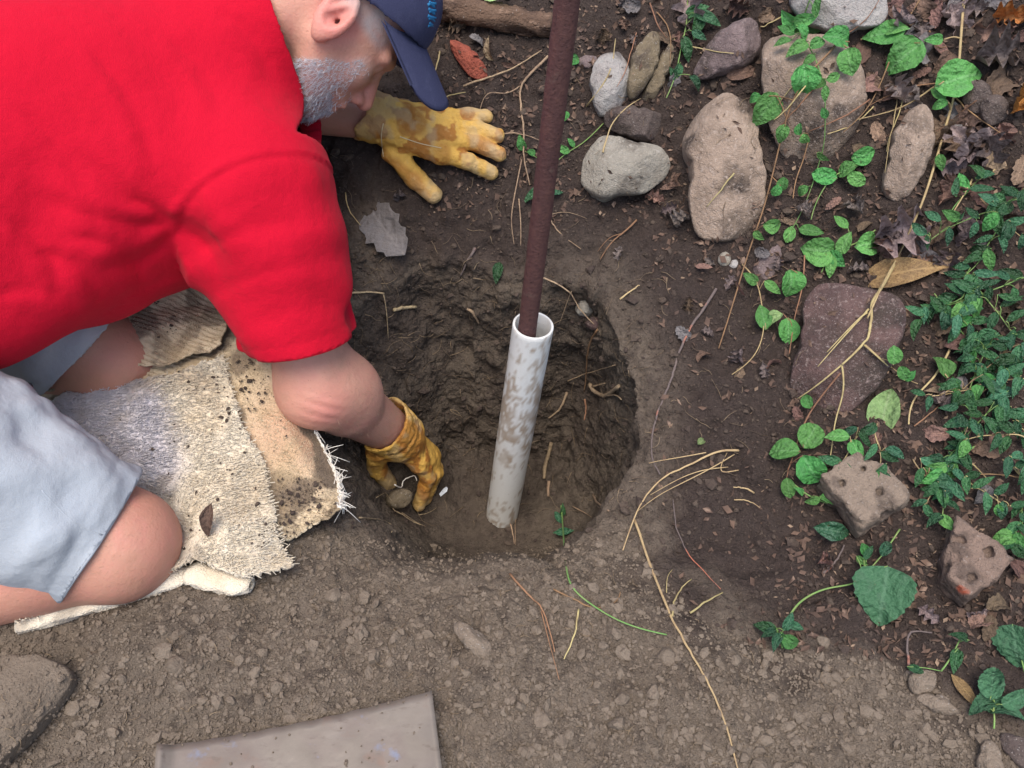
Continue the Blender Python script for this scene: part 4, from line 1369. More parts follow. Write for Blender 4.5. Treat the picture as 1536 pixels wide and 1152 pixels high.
rock("tall olive-brown stone slab coated in smooth clay", [(984, 38), (992, 58), (985, 95), (968, 130), (948, 152), (940, 135), (945, 108), (958, 68)], ms_clay, .045, 2, sink=.1, rough=.006)
rock("thin clay-coated slab leaning behind the tall olive one", [(1000, 62), (1013, 72), (1003, 105), (985, 145), (965, 162), (952, 152), (972, 128), (990, 95)], ms_clay, .03, 3, rough=.006)
rock("dark brown oval stone lying on top of the big heart-shaped grey stone", [(903, 172), (925, 160), (970, 163), (1000, 172), (998, 197), (968, 213), (930, 200), (908, 192)], ms_dark, .05, 4)
rock("big grey heart-shaped stone at the foot of the bank beside the rod", [(869, 240), (888, 203), (915, 197), (950, 214), (978, 210), (1001, 235), (1002, 268), (965, 290), (925, 302), (895, 306), (870, 275)], ms_grey, .09, 5, box=.6, facet=.018)
rock("long pinkish tan boulder with a dark dirt patch in its middle", [(1062, 142), (1092, 131), (1138, 150), (1140, 222), (1142, 300), (1130, 345), (1085, 358), (1048, 352), (1036, 318), (1044, 250), (1024, 222), (1030, 190)], ms_tan, .09, 6, box=.5, dirt=.15, dirtat=[(1105, 268, 26), (1125, 150, 22), (1040, 215, 14)])
rock("purple-grey pointed stone leaning above the tan boulder", [(1036, 118), (1062, 68), (1100, 36), (1132, 28), (1143, 55), (1132, 92), (1090, 108)], ms_purple, .08, 7)
rock("broad tan stone in the bank under the trailing green leaves", [(1143, 55), (1200, 44), (1278, 62), (1292, 150), (1262, 225), (1215, 245), (1180, 235), (1158, 190), (1145, 120)], ms_tan, .10, 8, dirt=.42, dirtat=[(1255, 190, 40), (1230, 225, 30)])
rock("pale whitish tan stone at the very top of the bank", [(1180, -20), (1335, -20), (1332, 30), (1300, 42), (1240, 45), (1192, 30)], ms_white, .09, 9)
rock("upright rounded tan stone lower right in the bank", [(1358, 168), (1385, 150), (1405, 180), (1400, 235), (1375, 280), (1355, 303), (1330, 300), (1320, 280), (1335, 230)], ms_tan, .08, 10, dirt=.3)
rock("dark lump of stone half buried beside the single pointed green leaf", [(1445, 130), (1475, 118), (1490, 140), (1480, 170), (1450, 172)], ms_dark, .05, 11, dirt=.5)
rock("small dark round stone below the dark lump in the bank", [(1470, 145), (1505, 140), (1515, 170), (1495, 192), (1470, 180)], ms_dark, .05, 12, dirt=.5)
rock("large flat reddish purple stone under the pale roots on the right", [(1212, 432), (1275, 426), (1350, 438), (1364, 480), (1340, 540), (1290, 610), (1250, 640), (1197, 625), (1184, 575), (1200, 505)], ms_red, .09, 13, box=.36, tops=(.75, .98), cutr=(.86, .97), dirt=.78, sink=.38, rough=.009, dirtat=[(1330, 470, 30), (1300, 560, 40)])
rock("small grey slate chip by the rod near the top", [(866, 86), (895, 82), (896, 98), (868, 100)], ms_purple, .015, 14, nth=32, nph=18)
rock("small pale stone beside a cream pebble on the dark bank", [(1080, 380), (1092, 376), (1098, 392), (1084, 400), (1076, 392)], ms_grey, .014, 15, nth=32, nph=18, rough=.003, facet=.003)
rock("cream pebble on the dark bank next to the small pale stone", [(1092, 398), (1104, 386), (1108, 398), (1098, 403)], ms_white, .010, 16, nth=32, nph=18, rough=.003, facet=.003)
rock("long dirt-covered stone lying in the loose soil below the hole", [(676, 931), (690, 930), (718, 948), (748, 985), (742, 1000), (728, 998), (700, 968), (682, 950)], ms_dirt, .028, 17, rough=.006, facet=.006, nth=48, nph=26)
rock("tan stone in the dry soil at the lower right edge", [(1362, 1012), (1400, 1002), (1408, 1025), (1385, 1045), (1364, 1035)], ms_dirt, .03, 18, rough=.006, facet=.006, nth=48, nph=26)
rock("flat dirt-covered stone sliding out of the tan one at lower right", [(1366, 1040), (1390, 1040), (1440, 1062), (1444, 1072), (1400, 1066)], ms_dirt, .02, 19, rough=.005, facet=.005, nth=48, nph=26)
rock("squarish brown stone cut by the bottom edge at lower right", [(1472, 1112), (1492, 1110), (1505, 1150), (1500, 1185), (1472, 1180)], ms_dirt, .03, 20, rough=.005, facet=.005, nth=48, nph=26)
rock("very dark shiny stone in the bottom right corner", [(1492, 1098), (1530, 1104), (1560, 1120), (1560, 1160), (1520, 1145)], ms_dark, .03, 21, rough=.005, facet=.006, nth=48, nph=26)
rock("big dirt-covered slab of stone at the lower left edge", [(-60, 985), (60, 985), (118, 1010), (112, 1035), (60, 1090), (10, 1140), (-60, 1190)], m_clod, .10, 22, box=.3, tops=(.7, .98), sink=.42, rough=.007, facet=.004, dirt=.1)
SLAB = ROCKB[-1]; SLABB = BVHTree.FromPolygons(SLAB[0].tolist(), np.asarray(SLAB[1]).tolist())
rock("flat dark slate fragment on the bank above the reddish stone", [(1128, 400), (1160, 366), (1176, 362), (1168, 398), (1148, 428), (1130, 425)], ms_purple, .012, 23, rough=.003, facet=.004, nth=40, nph=20, dirt=.5)
rock("grey stone stuck in the upper right wall of the hole", [(862, 452), (884, 448), (892, 470), (868, 478)], ms_grey, .03, 24, tilt=.7, nth=40, nph=22, rough=.004, facet=.004)
rock("thin reddish stone jutting from the wall of the hole under the grey one", [(874, 482), (905, 474), (912, 486), (902, 493), (878, 494)], ms_red, .02, 25, tilt=.7, nth=40, nph=22, rough=.003, facet=.003)
rock("grey-brown lump held in the fingers of the glove in the hole", [(582, 745), (592, 734), (606, 732), (616, 742), (614, 758), (600, 764), (586, 758)], ms_clay, .05, 26, name="clay_lump", cat="lump", nth=40, nph=26, rough=.002, facet=.002, lift=.035, dirt=.1)
# dry clods among the loose soil that can be picked out singly
for k, (x, y, s) in enumerate([(498, 890, 18), (265, 1000, 20), (172, 1100, 16), (345, 1050, 13), (415, 1030, 14), (640, 950, 13), (905, 970, 12), (1000, 985, 20), (1105, 990, 12), (1240, 1020, 16), (1150, 1110, 15), (1235, 960, 12), (925, 1085, 18), (1060, 1120, 14), (830, 1000, 12), (1325, 1040, 12), (700, 1010, 10), (60, 1000, 14), (1290, 1095, 15), (560, 985, 14), (1190, 1070, 12), (1120, 1075, 12), (960, 1040, 10), (780, 1060, 14)]):
    ang = np.sort(rng.uniform(0, 2 * math.pi, 8)); el = rng.uniform(.55, 1); ro = rng.uniform(0, 3)
    ol = [(x + s * rng.uniform(.8, 1.1) * (math.cos(a) * math.cos(ro) - el * math.sin(a) * math.sin(ro)), y + s * rng.uniform(.8, 1.1) * (math.cos(a) * math.sin(ro) + el * math.sin(a) * math.cos(ro))) for a in np.linspace(0, 2 * math.pi, 9)[:-1]]
    rock("fist-sized or smaller clod of dry brown earth in the spoil" if False else "dry brown clod of earth lying in the loose spoil in front of the hole", ol, m_clod, s / 900, 100 + k, name="soil_clod", cat="clod", nth=26, nph=16, tops=(.1, .95), cutr=(.55, .85), rough=s * .0002, facet=s * .0002, group="dry clods in the spoil", dirt=0, sink=.3)

# broken cored bricks
def brick_mat(n, c, c2):
    return make_mat(n, c, 0.92, spec=0.2, attr=[("dirt", (0.075, 0.055, 0.045)), ("orange", (0.50, 0.085, 0.03))], layers=[(40, 5, .45, .7, c2), (200, 4, .6, .74, (0.34, 0.29, 0.25), None, .6), (260, 3, .62, .72, (0.08, .06, .05), None, .6)], bumps=[(200, .005), (600, .002)])
mb1 = brick_mat("worn_grey_brick", (0.235, 0.18, 0.135), (0.17, 0.13, 0.10))
mb2 = brick_mat("worn_pink_brick", (0.215, 0.15, 0.115), (0.16, 0.115, 0.09))
def brick(label, outline, holes, thick, mat, seed, lift, tilt, orange=None):
    ol = np.array(outline, float); cpx = ol.mean(0)
    h, n = hit(*cpx)
    view = -ray(*cpx)
    m = nrm(np.array([0, 0, 1.0]) * (1 - tilt) + view * tilt)
    top = h + np.array([0, 0, 1]) * lift
    a = nrm(np.cross(m, Uv)); a = a if a @ Rv > 0 else -a
    b = np.cross(m, a); b = b if b @ Uv > 0 else -b
    def pl(p):
        d = ray(*p); t = ((top - CAM) @ m) / (d @ m); w = CAM + d * t - top
        return (w @ a, w @ b)
    q = np.array([pl(p) for p in ol])
    hq = [np.array([pl(p) for p in hh]) for hh in holes]
    def fn(P):
        w = P - top
        uv = np.stack([w @ a, w @ b], 1); z = w @ m
        d2 = poly_sd(uv, q) + .0016 * vnoise(P, 90, seed)
        d = smax(smax(d2, z, .005), -z - thick, .005)
        for hh in hq:
            d = smax(d, -np.maximum(poly_sd(uv, hh) + .0022 * vnoise(P, 110, seed + 2), -z - .009), .0025)
        chip = (np.maximum(0, fbm(P, 45, seed, 3) - .18)) * .014 * sstep(-.03, 0, d2)
        return d + chip + .0012 * fbm(P, 120, seed + 3, 2)
    lo = np.array([top + x * a + y * b for x, y in q] + [top + x * a + y * b - m * thick for x, y in q])
    V, Q = surface_nets(fn, lo.min(0) - .012, lo.max(0) + .012, .0022)
    o = obj("broken_brick", V, Q, mat)
    tag(o, label, "brick")
    w = V - top; z = w @ m
    inh = np.zeros(len(V))
    for hh in hq: inh = np.maximum(inh, sstep(.003, -.002, poly_sd(np.stack([w @ a, w @ b], 1), hh)) * sstep(-.003, -.012, z))
    vattr(o.data, "dirt", np.clip(.7 * sstep(0, .4, .1 + fbm(V, 30, seed + 9, 4) - .1 - 8 * z * 0) + .45 * sstep(-.012, -.03, z) + .35 * inh, 0, .8))
    orr = np.zeros(len(V))
    if orange is not None:
        c = top + pl(orange)[0] * a + pl(orange)[1] * b
        orr = sstep(.4, .6, np.exp(-(np.linalg.norm((V - c) @ np.stack([a * .8, b * 1.3, m * .8]).T, axis=1) / .014) ** 2) + .25 * fbm(V, 80, 4, 2))
    vattr(o.data, "orange", orr)
    return o
def sq(x, y, s, an=.55):
    return [(x + s * math.cos(an + k * math.pi / 2), y + s * math.sin(an + k * math.pi / 2)) for k in range(4)]
brick("worn grey brick fragment with square core holes, upper one of the two bricks", [(1232, 712), (1262, 690), (1293, 673), (1325, 690), (1350, 718), (1371, 745), (1345, 762), (1297, 790), (1280, 770), (1268, 752), (1248, 735)],
      [sq(1295, 702, 6), sq(1320, 736, 7), sq(1264, 724, 7)], .055, mb1, 3, .042, .35)
brick("worn pinkish brick fragment with an orange chip, lower one of the two bricks", [(1436, 770), (1470, 795), (1500, 810), (1522, 838), (1500, 865), (1478, 880), (1455, 898), (1440, 880), (1420, 862), (1424, 845), (1420, 825), (1430, 800)],
      [[(1430, 800), (1448, 802), (1450, 812), (1440, 816), (1424, 810)], sq(1484, 828, 8), sq(1460, 862, 8)], .055, mb2, 8, .045, .35, orange=(1428, 884))
m_redb = make_mat("crumbled_red_brick", (0.30, 0.085, 0.055), .95, spec=.1, layers=[(60, 4, .45, .7, (0.22, 0.06, 0.042)), (200, 3, .6, .72, (0.08, .04, .03), None, .6)], bumps=[(200, .006)])
ob = rock("", [(670, 54), (690, 58), (712, 82), (736, 108), (728, 123), (704, 114), (684, 88)], m_redb, .03, 40, parent=None, sink=.2, rough=.006, facet=.006, name="brick_fragment", cat="brick", nth=48, nph=26)
tag(ob, "crumbled bright red brick fragment half buried by the cap brim", "brick")
# rotten log
m_log = make_mat("rotten_wood", (0.135, 0.085, 0.058), .9, spec=.2, layers=[(30, 5, .45, .65, (0.06, 0.038, 0.03), (.25, 1, 1)), (70, 5, .6, .72, (0.30, 0.20, 0.14), (.3, 1, 1)), (160, 3, .66, .74, (.5, .46, .42), None, .7)], bumps=[(60, .01, (.2, 1, 1)), (260, .004)])
L = catmull([on(x, y, .012) for x, y in ((640, 8), (690, 18), (740, 30), (790, 40), (828, 44))], 10)
V, F = tube(L, .023, .019, 22)
V = np.array(V); V = V + nrm(np.array([0, .3, 1.]))[None] * (np.abs(fbm(V * [1, 3, 3], 20, 3, 4)) * .010)[:, None] + rng.normal(0, .0008, V.shape)
o = obj("rotten_log", V, F, m_log); tag(o, "short rotten brown log lying at the top edge behind the cap", "log")

# shovel at the lower edge
m_steel = make_mat("worn_shovel_steel", (0.17, 0.142, 0.115), 0.5, metal=.25, spec=.4, layers=[(12, 5, .45, .7, (0.15, 0.115, 0.10)), (9, 5, .5, .7, (0.23, 0.20, 0.17), (.4, 1, 1), .7), (14, 5, .56, .7, (0.20, 0.115, 0.08), None, .7), (24, 4, .60, .70, (0.16, 0.20, 0.29), None, .65), (120, 4, .60, .72, (0.10, 0.075, 0.06), (.3, 1, 1), .6), (300, 3, .66, .74, (0.13, 0.1, 0.085), None, .4)], bumps=[(30, .0012)], roughvar=(30, .4, .7))
m_shaft = make_mat("ash_shaft", (0.36, 0.24, 0.13), .6, layers=[(30, 4, .4, .7, (0.26, 0.16, 0.09), (1, .1, 1))], bumps=[(80, .002, (1, .1, 1))])
def grd(px, py, h): 
    p = pix_base(np.array([float(px)]), np.array([float(py)]))[0]; return p + [0, 0, h]
c0, c1 = grd(250, 1128, .020), grd(650, 1046, .022)
dn = nrm(np.cross([0, 0, 1.0], nrm(c1 - c0)))
dn = dn if dn[1] < 0 else -dn
SH = thing("shovel", "worn flat steel shovel blade lying on the loose soil at the lower edge", "shovel", .5 * (c0 + c1) + dn * .1)
nu, nv = 50, 30
V, F = [], []
lenb = .26
for side in (0, 1):
    for j in range(nv):
        for i in range(nu):
            u, v = i / (nu - 1), j / (nv - 1)
            p = c0 + (c1 - c0) * u + dn * lenb * v
            dish = -.030 * math.sin(math.pi * u) ** .8 * (.15 + .85 * min(1, v * 1.6 + .1)) + .030 * math.exp(-(u / .03) ** 2) + .004 * math.exp(-((1 - u) / .03) ** 2)
            edge = -.006 * math.sin(math.pi * u) * (1 - v)
            p = p + np.array([0, 0, dish * .45 + .010 * v - .0018 * side]) + dn * (.0006 * math.sin(u * 60) * (v < .05) + .004 * math.sin(math.pi * u) * (1 - v))
            V.append(p)
g2 = lambda s, j, i: s * nu * nv + j * nu + i
for j in range(nv - 1):
    for i in range(nu - 1):
        F += [(g2(0, j, i), g2(0, j + 1, i), g2(0, j + 1, i + 1), g2(0, j, i + 1)), (g2(1, j, i), g2(1, j, i + 1), g2(1, j + 1, i + 1), g2(1, j + 1, i))]
for i in range(nu - 1):
    F += [(g2(0, 0, i), g2(0, 0, i + 1), g2(1, 0, i + 1), g2(1, 0, i)), (g2(0, nv - 1, i), g2(1, nv - 1, i), g2(1, nv - 1, i + 1), g2(0, nv - 1, i + 1))]
for j in range(nv - 1):
    F += [(g2(0, j, 0), g2(1, j, 0), g2(1, j + 1, 0), g2(0, j + 1, 0)), (g2(0, j, nu - 1), g2(0, j + 1, nu - 1), g2(1, j + 1, nu - 1), g2(1, j, nu - 1))]
obj("blade", V, F, m_steel, SH)
mid_ = .5 * (c0 + c1) + dn * (lenb - .02) + [0, 0, .012]
tv, tf = tube([mid_ + dn * t + np.array([0, 0, .25 * t]) for t in np.linspace(0, .16, 8)], .024, .021, 16); obj("socket", tv, tf, m_steel, SH)
tv, tf = tube([mid_ + dn * (.14 + t) + np.array([0, 0, .25 * (.14 + t)]) for t in np.linspace(0, 1.0, 14)], .0195, .018, 16); obj("shaft", tv, tf, m_shaft, SH)
pts = []
for _ in range(60):
    u = random.random(); v = random.random() ** 1.6 * .5
    dish = -.030 * math.sin(math.pi * u) ** .8 * (.15 + .85 * min(1, v * 1.6 + .1))
    pts.append(c0 + (c1 - c0) * u + dn * lenb * v + np.array([0, 0, dish * .45 + .010 * v + .001]))
crumbs("soil_specks", "specks of soil on the shovel blade", np.array(pts), rng.pareto(3, len(pts)).clip(0, 2) * .0012 + .0009, m_clod)

cp = []
for _ in range(420):
    x, y = random.uniform(-60, 125), random.uniform(980, 1150)
    h_ = None
    rv, rf = SLAB
    q = SLABB.ray_cast(Vector(CAM), Vector(ray(x, y)))
    if q[0] is not None: cp.append(np.array(q[0]))
if cp: crumbs("slab_crumbs", "dry soil crumbs lying on the stone slab at the lower left", np.array(cp), rng.pareto(3, len(cp)).clip(0, 3) * .0016 + .001, m_clod)

# ------------------------------------------------------------------ plants, roots, leaf litter
_v = [sub.reshape(-1, 3)]; _f = [SQ]; _n = len(_v[0])
for (rv, rf) in ROCKB:
    _v.append(rv); _f.append(np.asarray(rf) + _n); _n += len(rv)
ALLB = BVHTree.FromPolygons(np.concatenate(_v).tolist(), np.concatenate(_f).tolist())
def hit2(px, py):
    d = ray(px, py)
    h = ALLB.ray_cast(Vector(CAM), Vector(d))
    if h[0] is None: return hit(px, py)
    n = np.array(h[1])
    if n @ d > 0: n = -n
    return np.array(h[0]), n
def on2(px, py, h=0.0):
    p, n = hit2(px, py)
    m = nrm(n * .5 - ray(px, py) * .5)
    return p + m * h
def leaf_mat(n, c, c2, vein, rough, spec, tr=.25, bump=.002, vary=.3):
    return make_mat(n, c, rough, spec=spec, layers=[(60, 4, .4, .7, c2), (2.6, 3, .52, .62, tuple(.55 * x + .02 for x in c2), None, .45), (9, 3, .66, .72, (0.16, 0.11, 0.05), None, .6)], leaf=(vein, .5), bumps=[(6, .012)], vary=vary, translucent=tr)
ml_green = leaf_mat("bright_leaf", (0.095, 0.30, 0.07), (0.13, 0.37, 0.10), (0.22, 0.45, 0.18), .55, .35)
ml_vinca = leaf_mat("periwinkle_leaf", (0.028, 0.105, 0.038), (0.06, 0.17, 0.075), (0.11, 0.22, 0.11), .27, .5, .15, .002, .45)
ml_pale = leaf_mat("pale_leaf", (0.36, 0.50, 0.20), (0.28, 0.42, 0.15), (0.48, 0.58, 0.30), .7, .2)
ml_yellow = leaf_mat("yellow_brown_leaf", (0.30, 0.21, 0.09), (0.16, 0.10, 0.05), (0.45, 0.32, 0.14), .8, .2)
ml_dry = leaf_mat("dead_leaf", (0.23, 0.15, 0.105), (0.15, 0.095, 0.07), (0.30, 0.2, 0.14), .85, .2, .1, .004, .5)
ml_dryp = leaf_mat("dead_leaf_purple_grey", (0.25, 0.195, 0.18), (0.17, 0.13, 0.12), (0.3, 0.24, 0.22), .85, .2, .1, .004, .4)
ml_dryg = leaf_mat("dead_leaf_grey", (0.22, 0.20, 0.195), (0.16, 0.14, 0.135), (0.3, 0.27, 0.26), .85, .2, .1, .004, .2)
ml_orange = leaf_mat("dead_leaf_orange", (0.40, 0.14, 0.045), (0.3, 0.1, 0.035), (0.45, 0.2, 0.08), .8, .2, .1, .004, .3)
ml_big = leaf_mat("rough_green_leaf", (0.045, 0.135, 0.065), (0.07, 0.17, 0.09), (0.11, 0.22, 0.13), .6, .3, .15, .004, .15)
m_straw = make_mat("straw_stem", (0.40, 0.31, 0.15), .8, layers=[(60, 3, .45, .7, (0.28, 0.2, 0.10))], vary=.25)
m_brownstem = make_mat("brown_stem", (0.25, 0.14, 0.075), .8, layers=[(60, 3, .45, .7, (0.16, 0.09, 0.05))], vary=.25)
m_greenstem = make_mat("green_stem", (0.14, 0.25, 0.07), .7, layers=[(60, 3, .45, .7, (0.20, 0.26, 0.09))], vary=.2)
m_root = make_mat("pale_root", (0.34, 0.25, 0.15), .85, layers=[(80, 4, .45, .7, (0.2, 0.14, 0.09)), (300, 2, .6, .7, (0.1, .07, .05), None, .6)], bumps=[(300, .002)], vary=.25)
m_rootd = make_mat("grey_root", (0.13, 0.10, 0.09), .85, layers=[(18, 2, .52, .6, (0.42, 0.15, 0.09)), (300, 2, .6, .7, (0.07, .05, .045), None, .6)], bumps=[(300, .002)])

def leaf_mesh(name, mat, wid, nlen=8, nw=5, kind="oval", curl=.25, fold=.22, seed=0):
    """leaf along +Y from 0 to 1, up +Z"""
    r = random.Random(seed)
    V, UV, F = [], [], []
    ph = r.uniform(0, 6)
    for i in range(nlen + 1):
        v = i / nlen
        if kind == "oval": w = math.sin(math.pi * min(1, v ** .85)) ** .75 * (1 - .25 * v)
        elif kind == "heart": w = math.sin(math.pi * min(1, v ** .60)) ** .85 * 1.08
        elif kind == "lance": w = math.sin(math.pi * v ** .8) ** 1.1
        elif kind == "round": w = math.sin(math.pi * min(1, v ** .95)) ** .55
        elif kind == "lobed": w = math.sin(math.pi * v ** .8) ** .6 * (.62 + .38 * math.sin(v * 24 + ph)) + .05
        elif kind == "toothed": w = math.sin(math.pi * min(1, (v * .97 + .03) ** .62)) ** .7 * (1.0 + .10 * (i % 2))
        elif kind == "ragged": w = math.sin(math.pi * v ** .9) ** .55 * r.uniform(.72, 1.1)
        w = max(w, .012) * wid * .5
        for j in range(nw):
            u = j / (nw - 1) * 2 - 1
            x = u * w * (1 + r.uniform(-.05, .05))
            if kind == "heart" and i < 3: y = v - .07 * u * u * (1 - i / 3)
            else: y = v + (.05 * abs(u) if kind == "toothed" else 0)
            z = fold * abs(u) * w + .10 * (r.random() - .3) * u * u * w - curl * (v - .35) ** 2 + .03 * math.sin(v * 9 + u * 2 + ph) * wid
            if kind == "lobed": z += .10 * math.sin(v * 5 + ph) * u + .10 * r.uniform(-.5, .5) + .25 * curl * u * u
            V.append((x, y, z)); UV.append((u * w / (wid * .5), v, 0))
    for i in range(nlen):
        for j in range(nw - 1):
            F.append((i * nw + j, i * nw + j + 1, (i + 1) * nw + j + 1, (i + 1) * nw + j))
    me = mesh_of(name, V, F, mat)
    uvattr(me, UV)
    return me
LM = {}
def lm(key):
    if key not in LM:
        kinds = {"g": (ml_green, .62, "oval"), "gh": (ml_green, .70, "heart"), "gr": (ml_green, .78, "round"), "v": (ml_vinca, .48, "oval"), "vl": (ml_vinca, .38, "lance"),
                 "y": (ml_yellow, .36, "lance"), "p": (ml_pale, .62, "oval"), "d": (ml_dry, .72, "lobed"), "dp": (ml_dryp, .75, "lobed"), "do": (ml_dry, .5, "oval"), "or": (ml_orange, .6, "lobed"), "big": (ml_big, .98, "toothed"), "ne": (ml_big, .5, "toothed"), "dg": (ml_dryg, .62, "ragged"), "dr": (ml_dry, .55, "ragged"), "dark": (ml_dry, .3, "lance")}
        mt, w, k = kinds[key]
        n = 4
        many = k in ("lobed", "toothed", "ragged", "heart")
        LM[key] = [leaf_mesh("leaf_" + k, mt, w * (1 + .12 * (i - 1)), 16 if many else 8, 7 if many else 5, k, curl=(.9 if key in ("d", "dp", "or") else .2) + .28 * i, fold=.12 + .16 * i, seed=i + 7) for i in range(n)]
    return random.choice(LM[key])
def leaf_at(px, py, size_px, ang, key, parent, h=.015, name="leaf", flat=.55, jit=.25):
    """leaf centred on a pixel, ang = direction of the tip in the picture, degrees"""
    p, n = hit2(px, py)
    v = -ray(px, py)
    m = nrm(n * (1 - flat) + v * flat + rng.normal(0, jit, 3))
    c = p + nrm(n * .6 + v * .4) * h
    depth = (c - CAM) @ Fv
    L = size_px / FPX * depth * 1.12
    a = math.radians(ang)
    y = math.cos(a) * Rv + math.sin(a) * Uv
    y = nrm(y - m * (y @ m))
    x = np.cross(y, m)
    o = c - y * L * .5
    M4 = Matrix(((x[0] * L, y[0] * L, m[0] * L, o[0]), (x[1] * L, y[1] * L, m[1] * L, o[1]), (x[2] * L, y[2] * L, m[2] * L, o[2]), (0, 0, 0, 1)))
    ob = place(name, lm(key), M4, parent)
    return ob, o
def stem3(px_pts, h=.010, per=6, wob=.002):
    Pp = catmull([(x, y, 0) for x, y in px_pts], 3)
    L = []
    for k, (x, y, _) in enumerate(Pp):
        L.append(on2(x, y, h * (.5 + .5 * math.sin(k * .9) ** 2)))
    L = np.array(L)
    for _ in range(3): L[1:-1] = .5 * L[1:-1] + .25 * (L[:-2] + L[2:])
    return catmull(L, 2), Pp[:, :2]
def vine(name, label, cat, stem, leaves, key="g", r=.0012, mat=m_greenstem, h=.014, group=None, extra=()):
    S, Pp = stem3(stem, h)
    t = thing(name, label, cat, S[0], group)
    mb = MB(); mb.add(tube(S, r, r * .6, 5))
    for e in extra:
        Se, _ = stem3(e, h * .7); mb.add(tube(Se, r * .8, r * .4, 4))
    lo = []
    for lf in leaves:
        x, y, s = lf[:3]
        k = lf[4] if len(lf) > 4 and lf[4] else key
        dd = np.hypot(Pp[:, 0] - x, Pp[:, 1] - y)
        i = int(np.argmin(dd))
        if len(lf) > 3 and lf[3] is not None: ang = lf[3]
        else:
            ang = math.degrees(math.atan2(-(y - Pp[i, 1]), x - Pp[i, 0])) + random.uniform(-25, 25) if dd[i] > 4 else random.uniform(0, 360)
        ob, base = leaf_at(x, y, s, ang, k, t, h=h + random.uniform(.0, .012))
        a_ = S[min(len(S) - 1, int(i / max(1, len(Pp) - 1) * (len(S) - 1)))]
        if np.linalg.norm(a_ - base) < .07:
            mid = .5 * (a_ + base) + np.array([0, 0, .003])
            mb.add(tube(catmull([a_, mid, base], 3), r * .6, r * .45, 4))
    obj("stem", mb.V, mb.F, mat, t)
    return t
VG = "leafy vines trailing over the bank stones"
vine("trailing_vine", "cluster of small light green leaves on a thin vine hanging over the broad tan stone", "vine", [(1222, -15), (1206, 30), (1198, 55), (1215, 75), (1230, 110), (1238, 150), (1237, 190), (1232, 230), (1222, 270), (1206, 310), (1186, 350)],
     [(1193, 21, 32), (1216, 26, 32), (1197, 38, 28, 250), (1222, 47, 30), (1203, 61, 26), (1195, 80, 32, 200), (1226, 74, 24), (1175, 73, 24, 180), (1181, 55, 26, 150), (1206, 130, 42, 270, "gh"), (1228, 129, 20), (1249, 121, 22, 20), (1237, 170, 16), (1235, 143, 22), (1230, 231, 20), (1206, 285, 20), (1184, 352, 26), (1218, 349, 34, 340), (1230, 5, 30, 60), (1212, 95, 20)], group=VG)
vine("trailing_vine", "long straw-coloured stem with one big pointed green leaf high on the right", "vine", [(1447, -15), (1440, 60), (1432, 140), (1410, 220), (1385, 290), (1365, 340), (1345, 390), (1318, 440), (1300, 478)],
     [(1437, 120, 60, 15, "gh"), (1404, 149, 26), (1402, 165, 24), (1395, 68, 24), (1402, 252, 24, 280)], r=.0022, mat=m_straw, group=VG, h=.020)
vine("trailing_vine", "orange-brown vine running down past the long tan boulder with a big heart-shaped leaf", "vine", [(1265, 40), (1252, 75), (1230, 95), (1190, 145), (1165, 240), (1142, 320), (1112, 410), (1078, 525)],
     [(1252, 69, 36, 170, "gr"), (1268, 94, 36, 280, "gr"), (1178, 196, 26, 250), (1135, 179, 48, 240, "gh"), (1145, 146, 20), (1171, 278, 18, 80, "gr"), (1164, 291, 18, 240, "gr"), (1157, 342, 30), (1143, 357, 18)], r=.0018, mat=m_brownstem, group=VG, h=.016)
vine("trailing_vine", "vine with three large pointed leaves near the top right of the bank", "vine", [(1385, -10), (1348, 55), (1325, 108), (1303, 160), (1262, 195)],
     [(1317, 59, 50, 175, "gh"), (1341, 52, 30, 350), (1357, 90, 54, 215, "gh")], r=.0014, mat=m_brownstem, group=VG)
vine("trailing_vine", "short vine tip with two upright leaves low over the broad tan stone", "vine", [(1215, 205), (1206, 240), (1195, 270), (1185, 300)], [(1210, 205, 20, 270), (1203, 189, 18, 100)], mat=m_brownstem, group=VG)
vine("trailing_vine", "vine with a row of four rounded leaves between the tan boulder and the upright stone", "vine", [(1305, 232), (1280, 258), (1250, 262), (1226, 300), (1215, 332)], [(1291, 238, 32, 20, "gr"), (1284, 270, 28, 330, "gr"), (1268, 259, 28, 180, "gr"), (1235, 266, 34, 170, "gr")], group=VG)
vine("trailing_vine", "vine with a rosette of broad leaves right of the tan boulder's foot", "vine", [(1312, 345), (1285, 366), (1255, 376), (1240, 392), (1230, 410)],
     [(1263, 335, 26), (1265, 366, 34, 60), (1300, 368, 38, 10, "gr"), (1223, 381, 42, 180, "gr"), (1253, 385, 30, 320), (1242, 402, 32, 265)], group=VG)
vine("trailing_vine", "small vine on bare dark soil with three bright leaves, leftmost of the leafy vines", "vine", [(1112, 398), (1136, 425), (1143, 460), (1147, 498), (1130, 540), (1098, 565)], [(1125, 423, 24, 140), (1150, 433, 28, 320), (1146, 477, 38, 100)], mat=m_straw, group=VG)
vine("trailing_vine", "vine with two broad leaves and a yellowing one left of the reddish stone", "vine", [(1207, 385), (1203, 440), (1192, 480), (1183, 530)], [(1188, 423, 36, 270, "gr"), (1187, 499, 36, 270, "gr"), (1165, 487, 28, 200, "p")], mat=m_brownstem, group=VG)
vine("trailing_vine", "vine with a pair of yellow-green leaves lying over the reddish stone", "vine", [(1298, 518), (1330, 548), (1355, 566), (1375, 580)], [(1335, 531, 26, 90, "gr"), (1337, 549, 24, 300, "gr"), (1368, 568, 20)], mat=m_straw, group=VG)
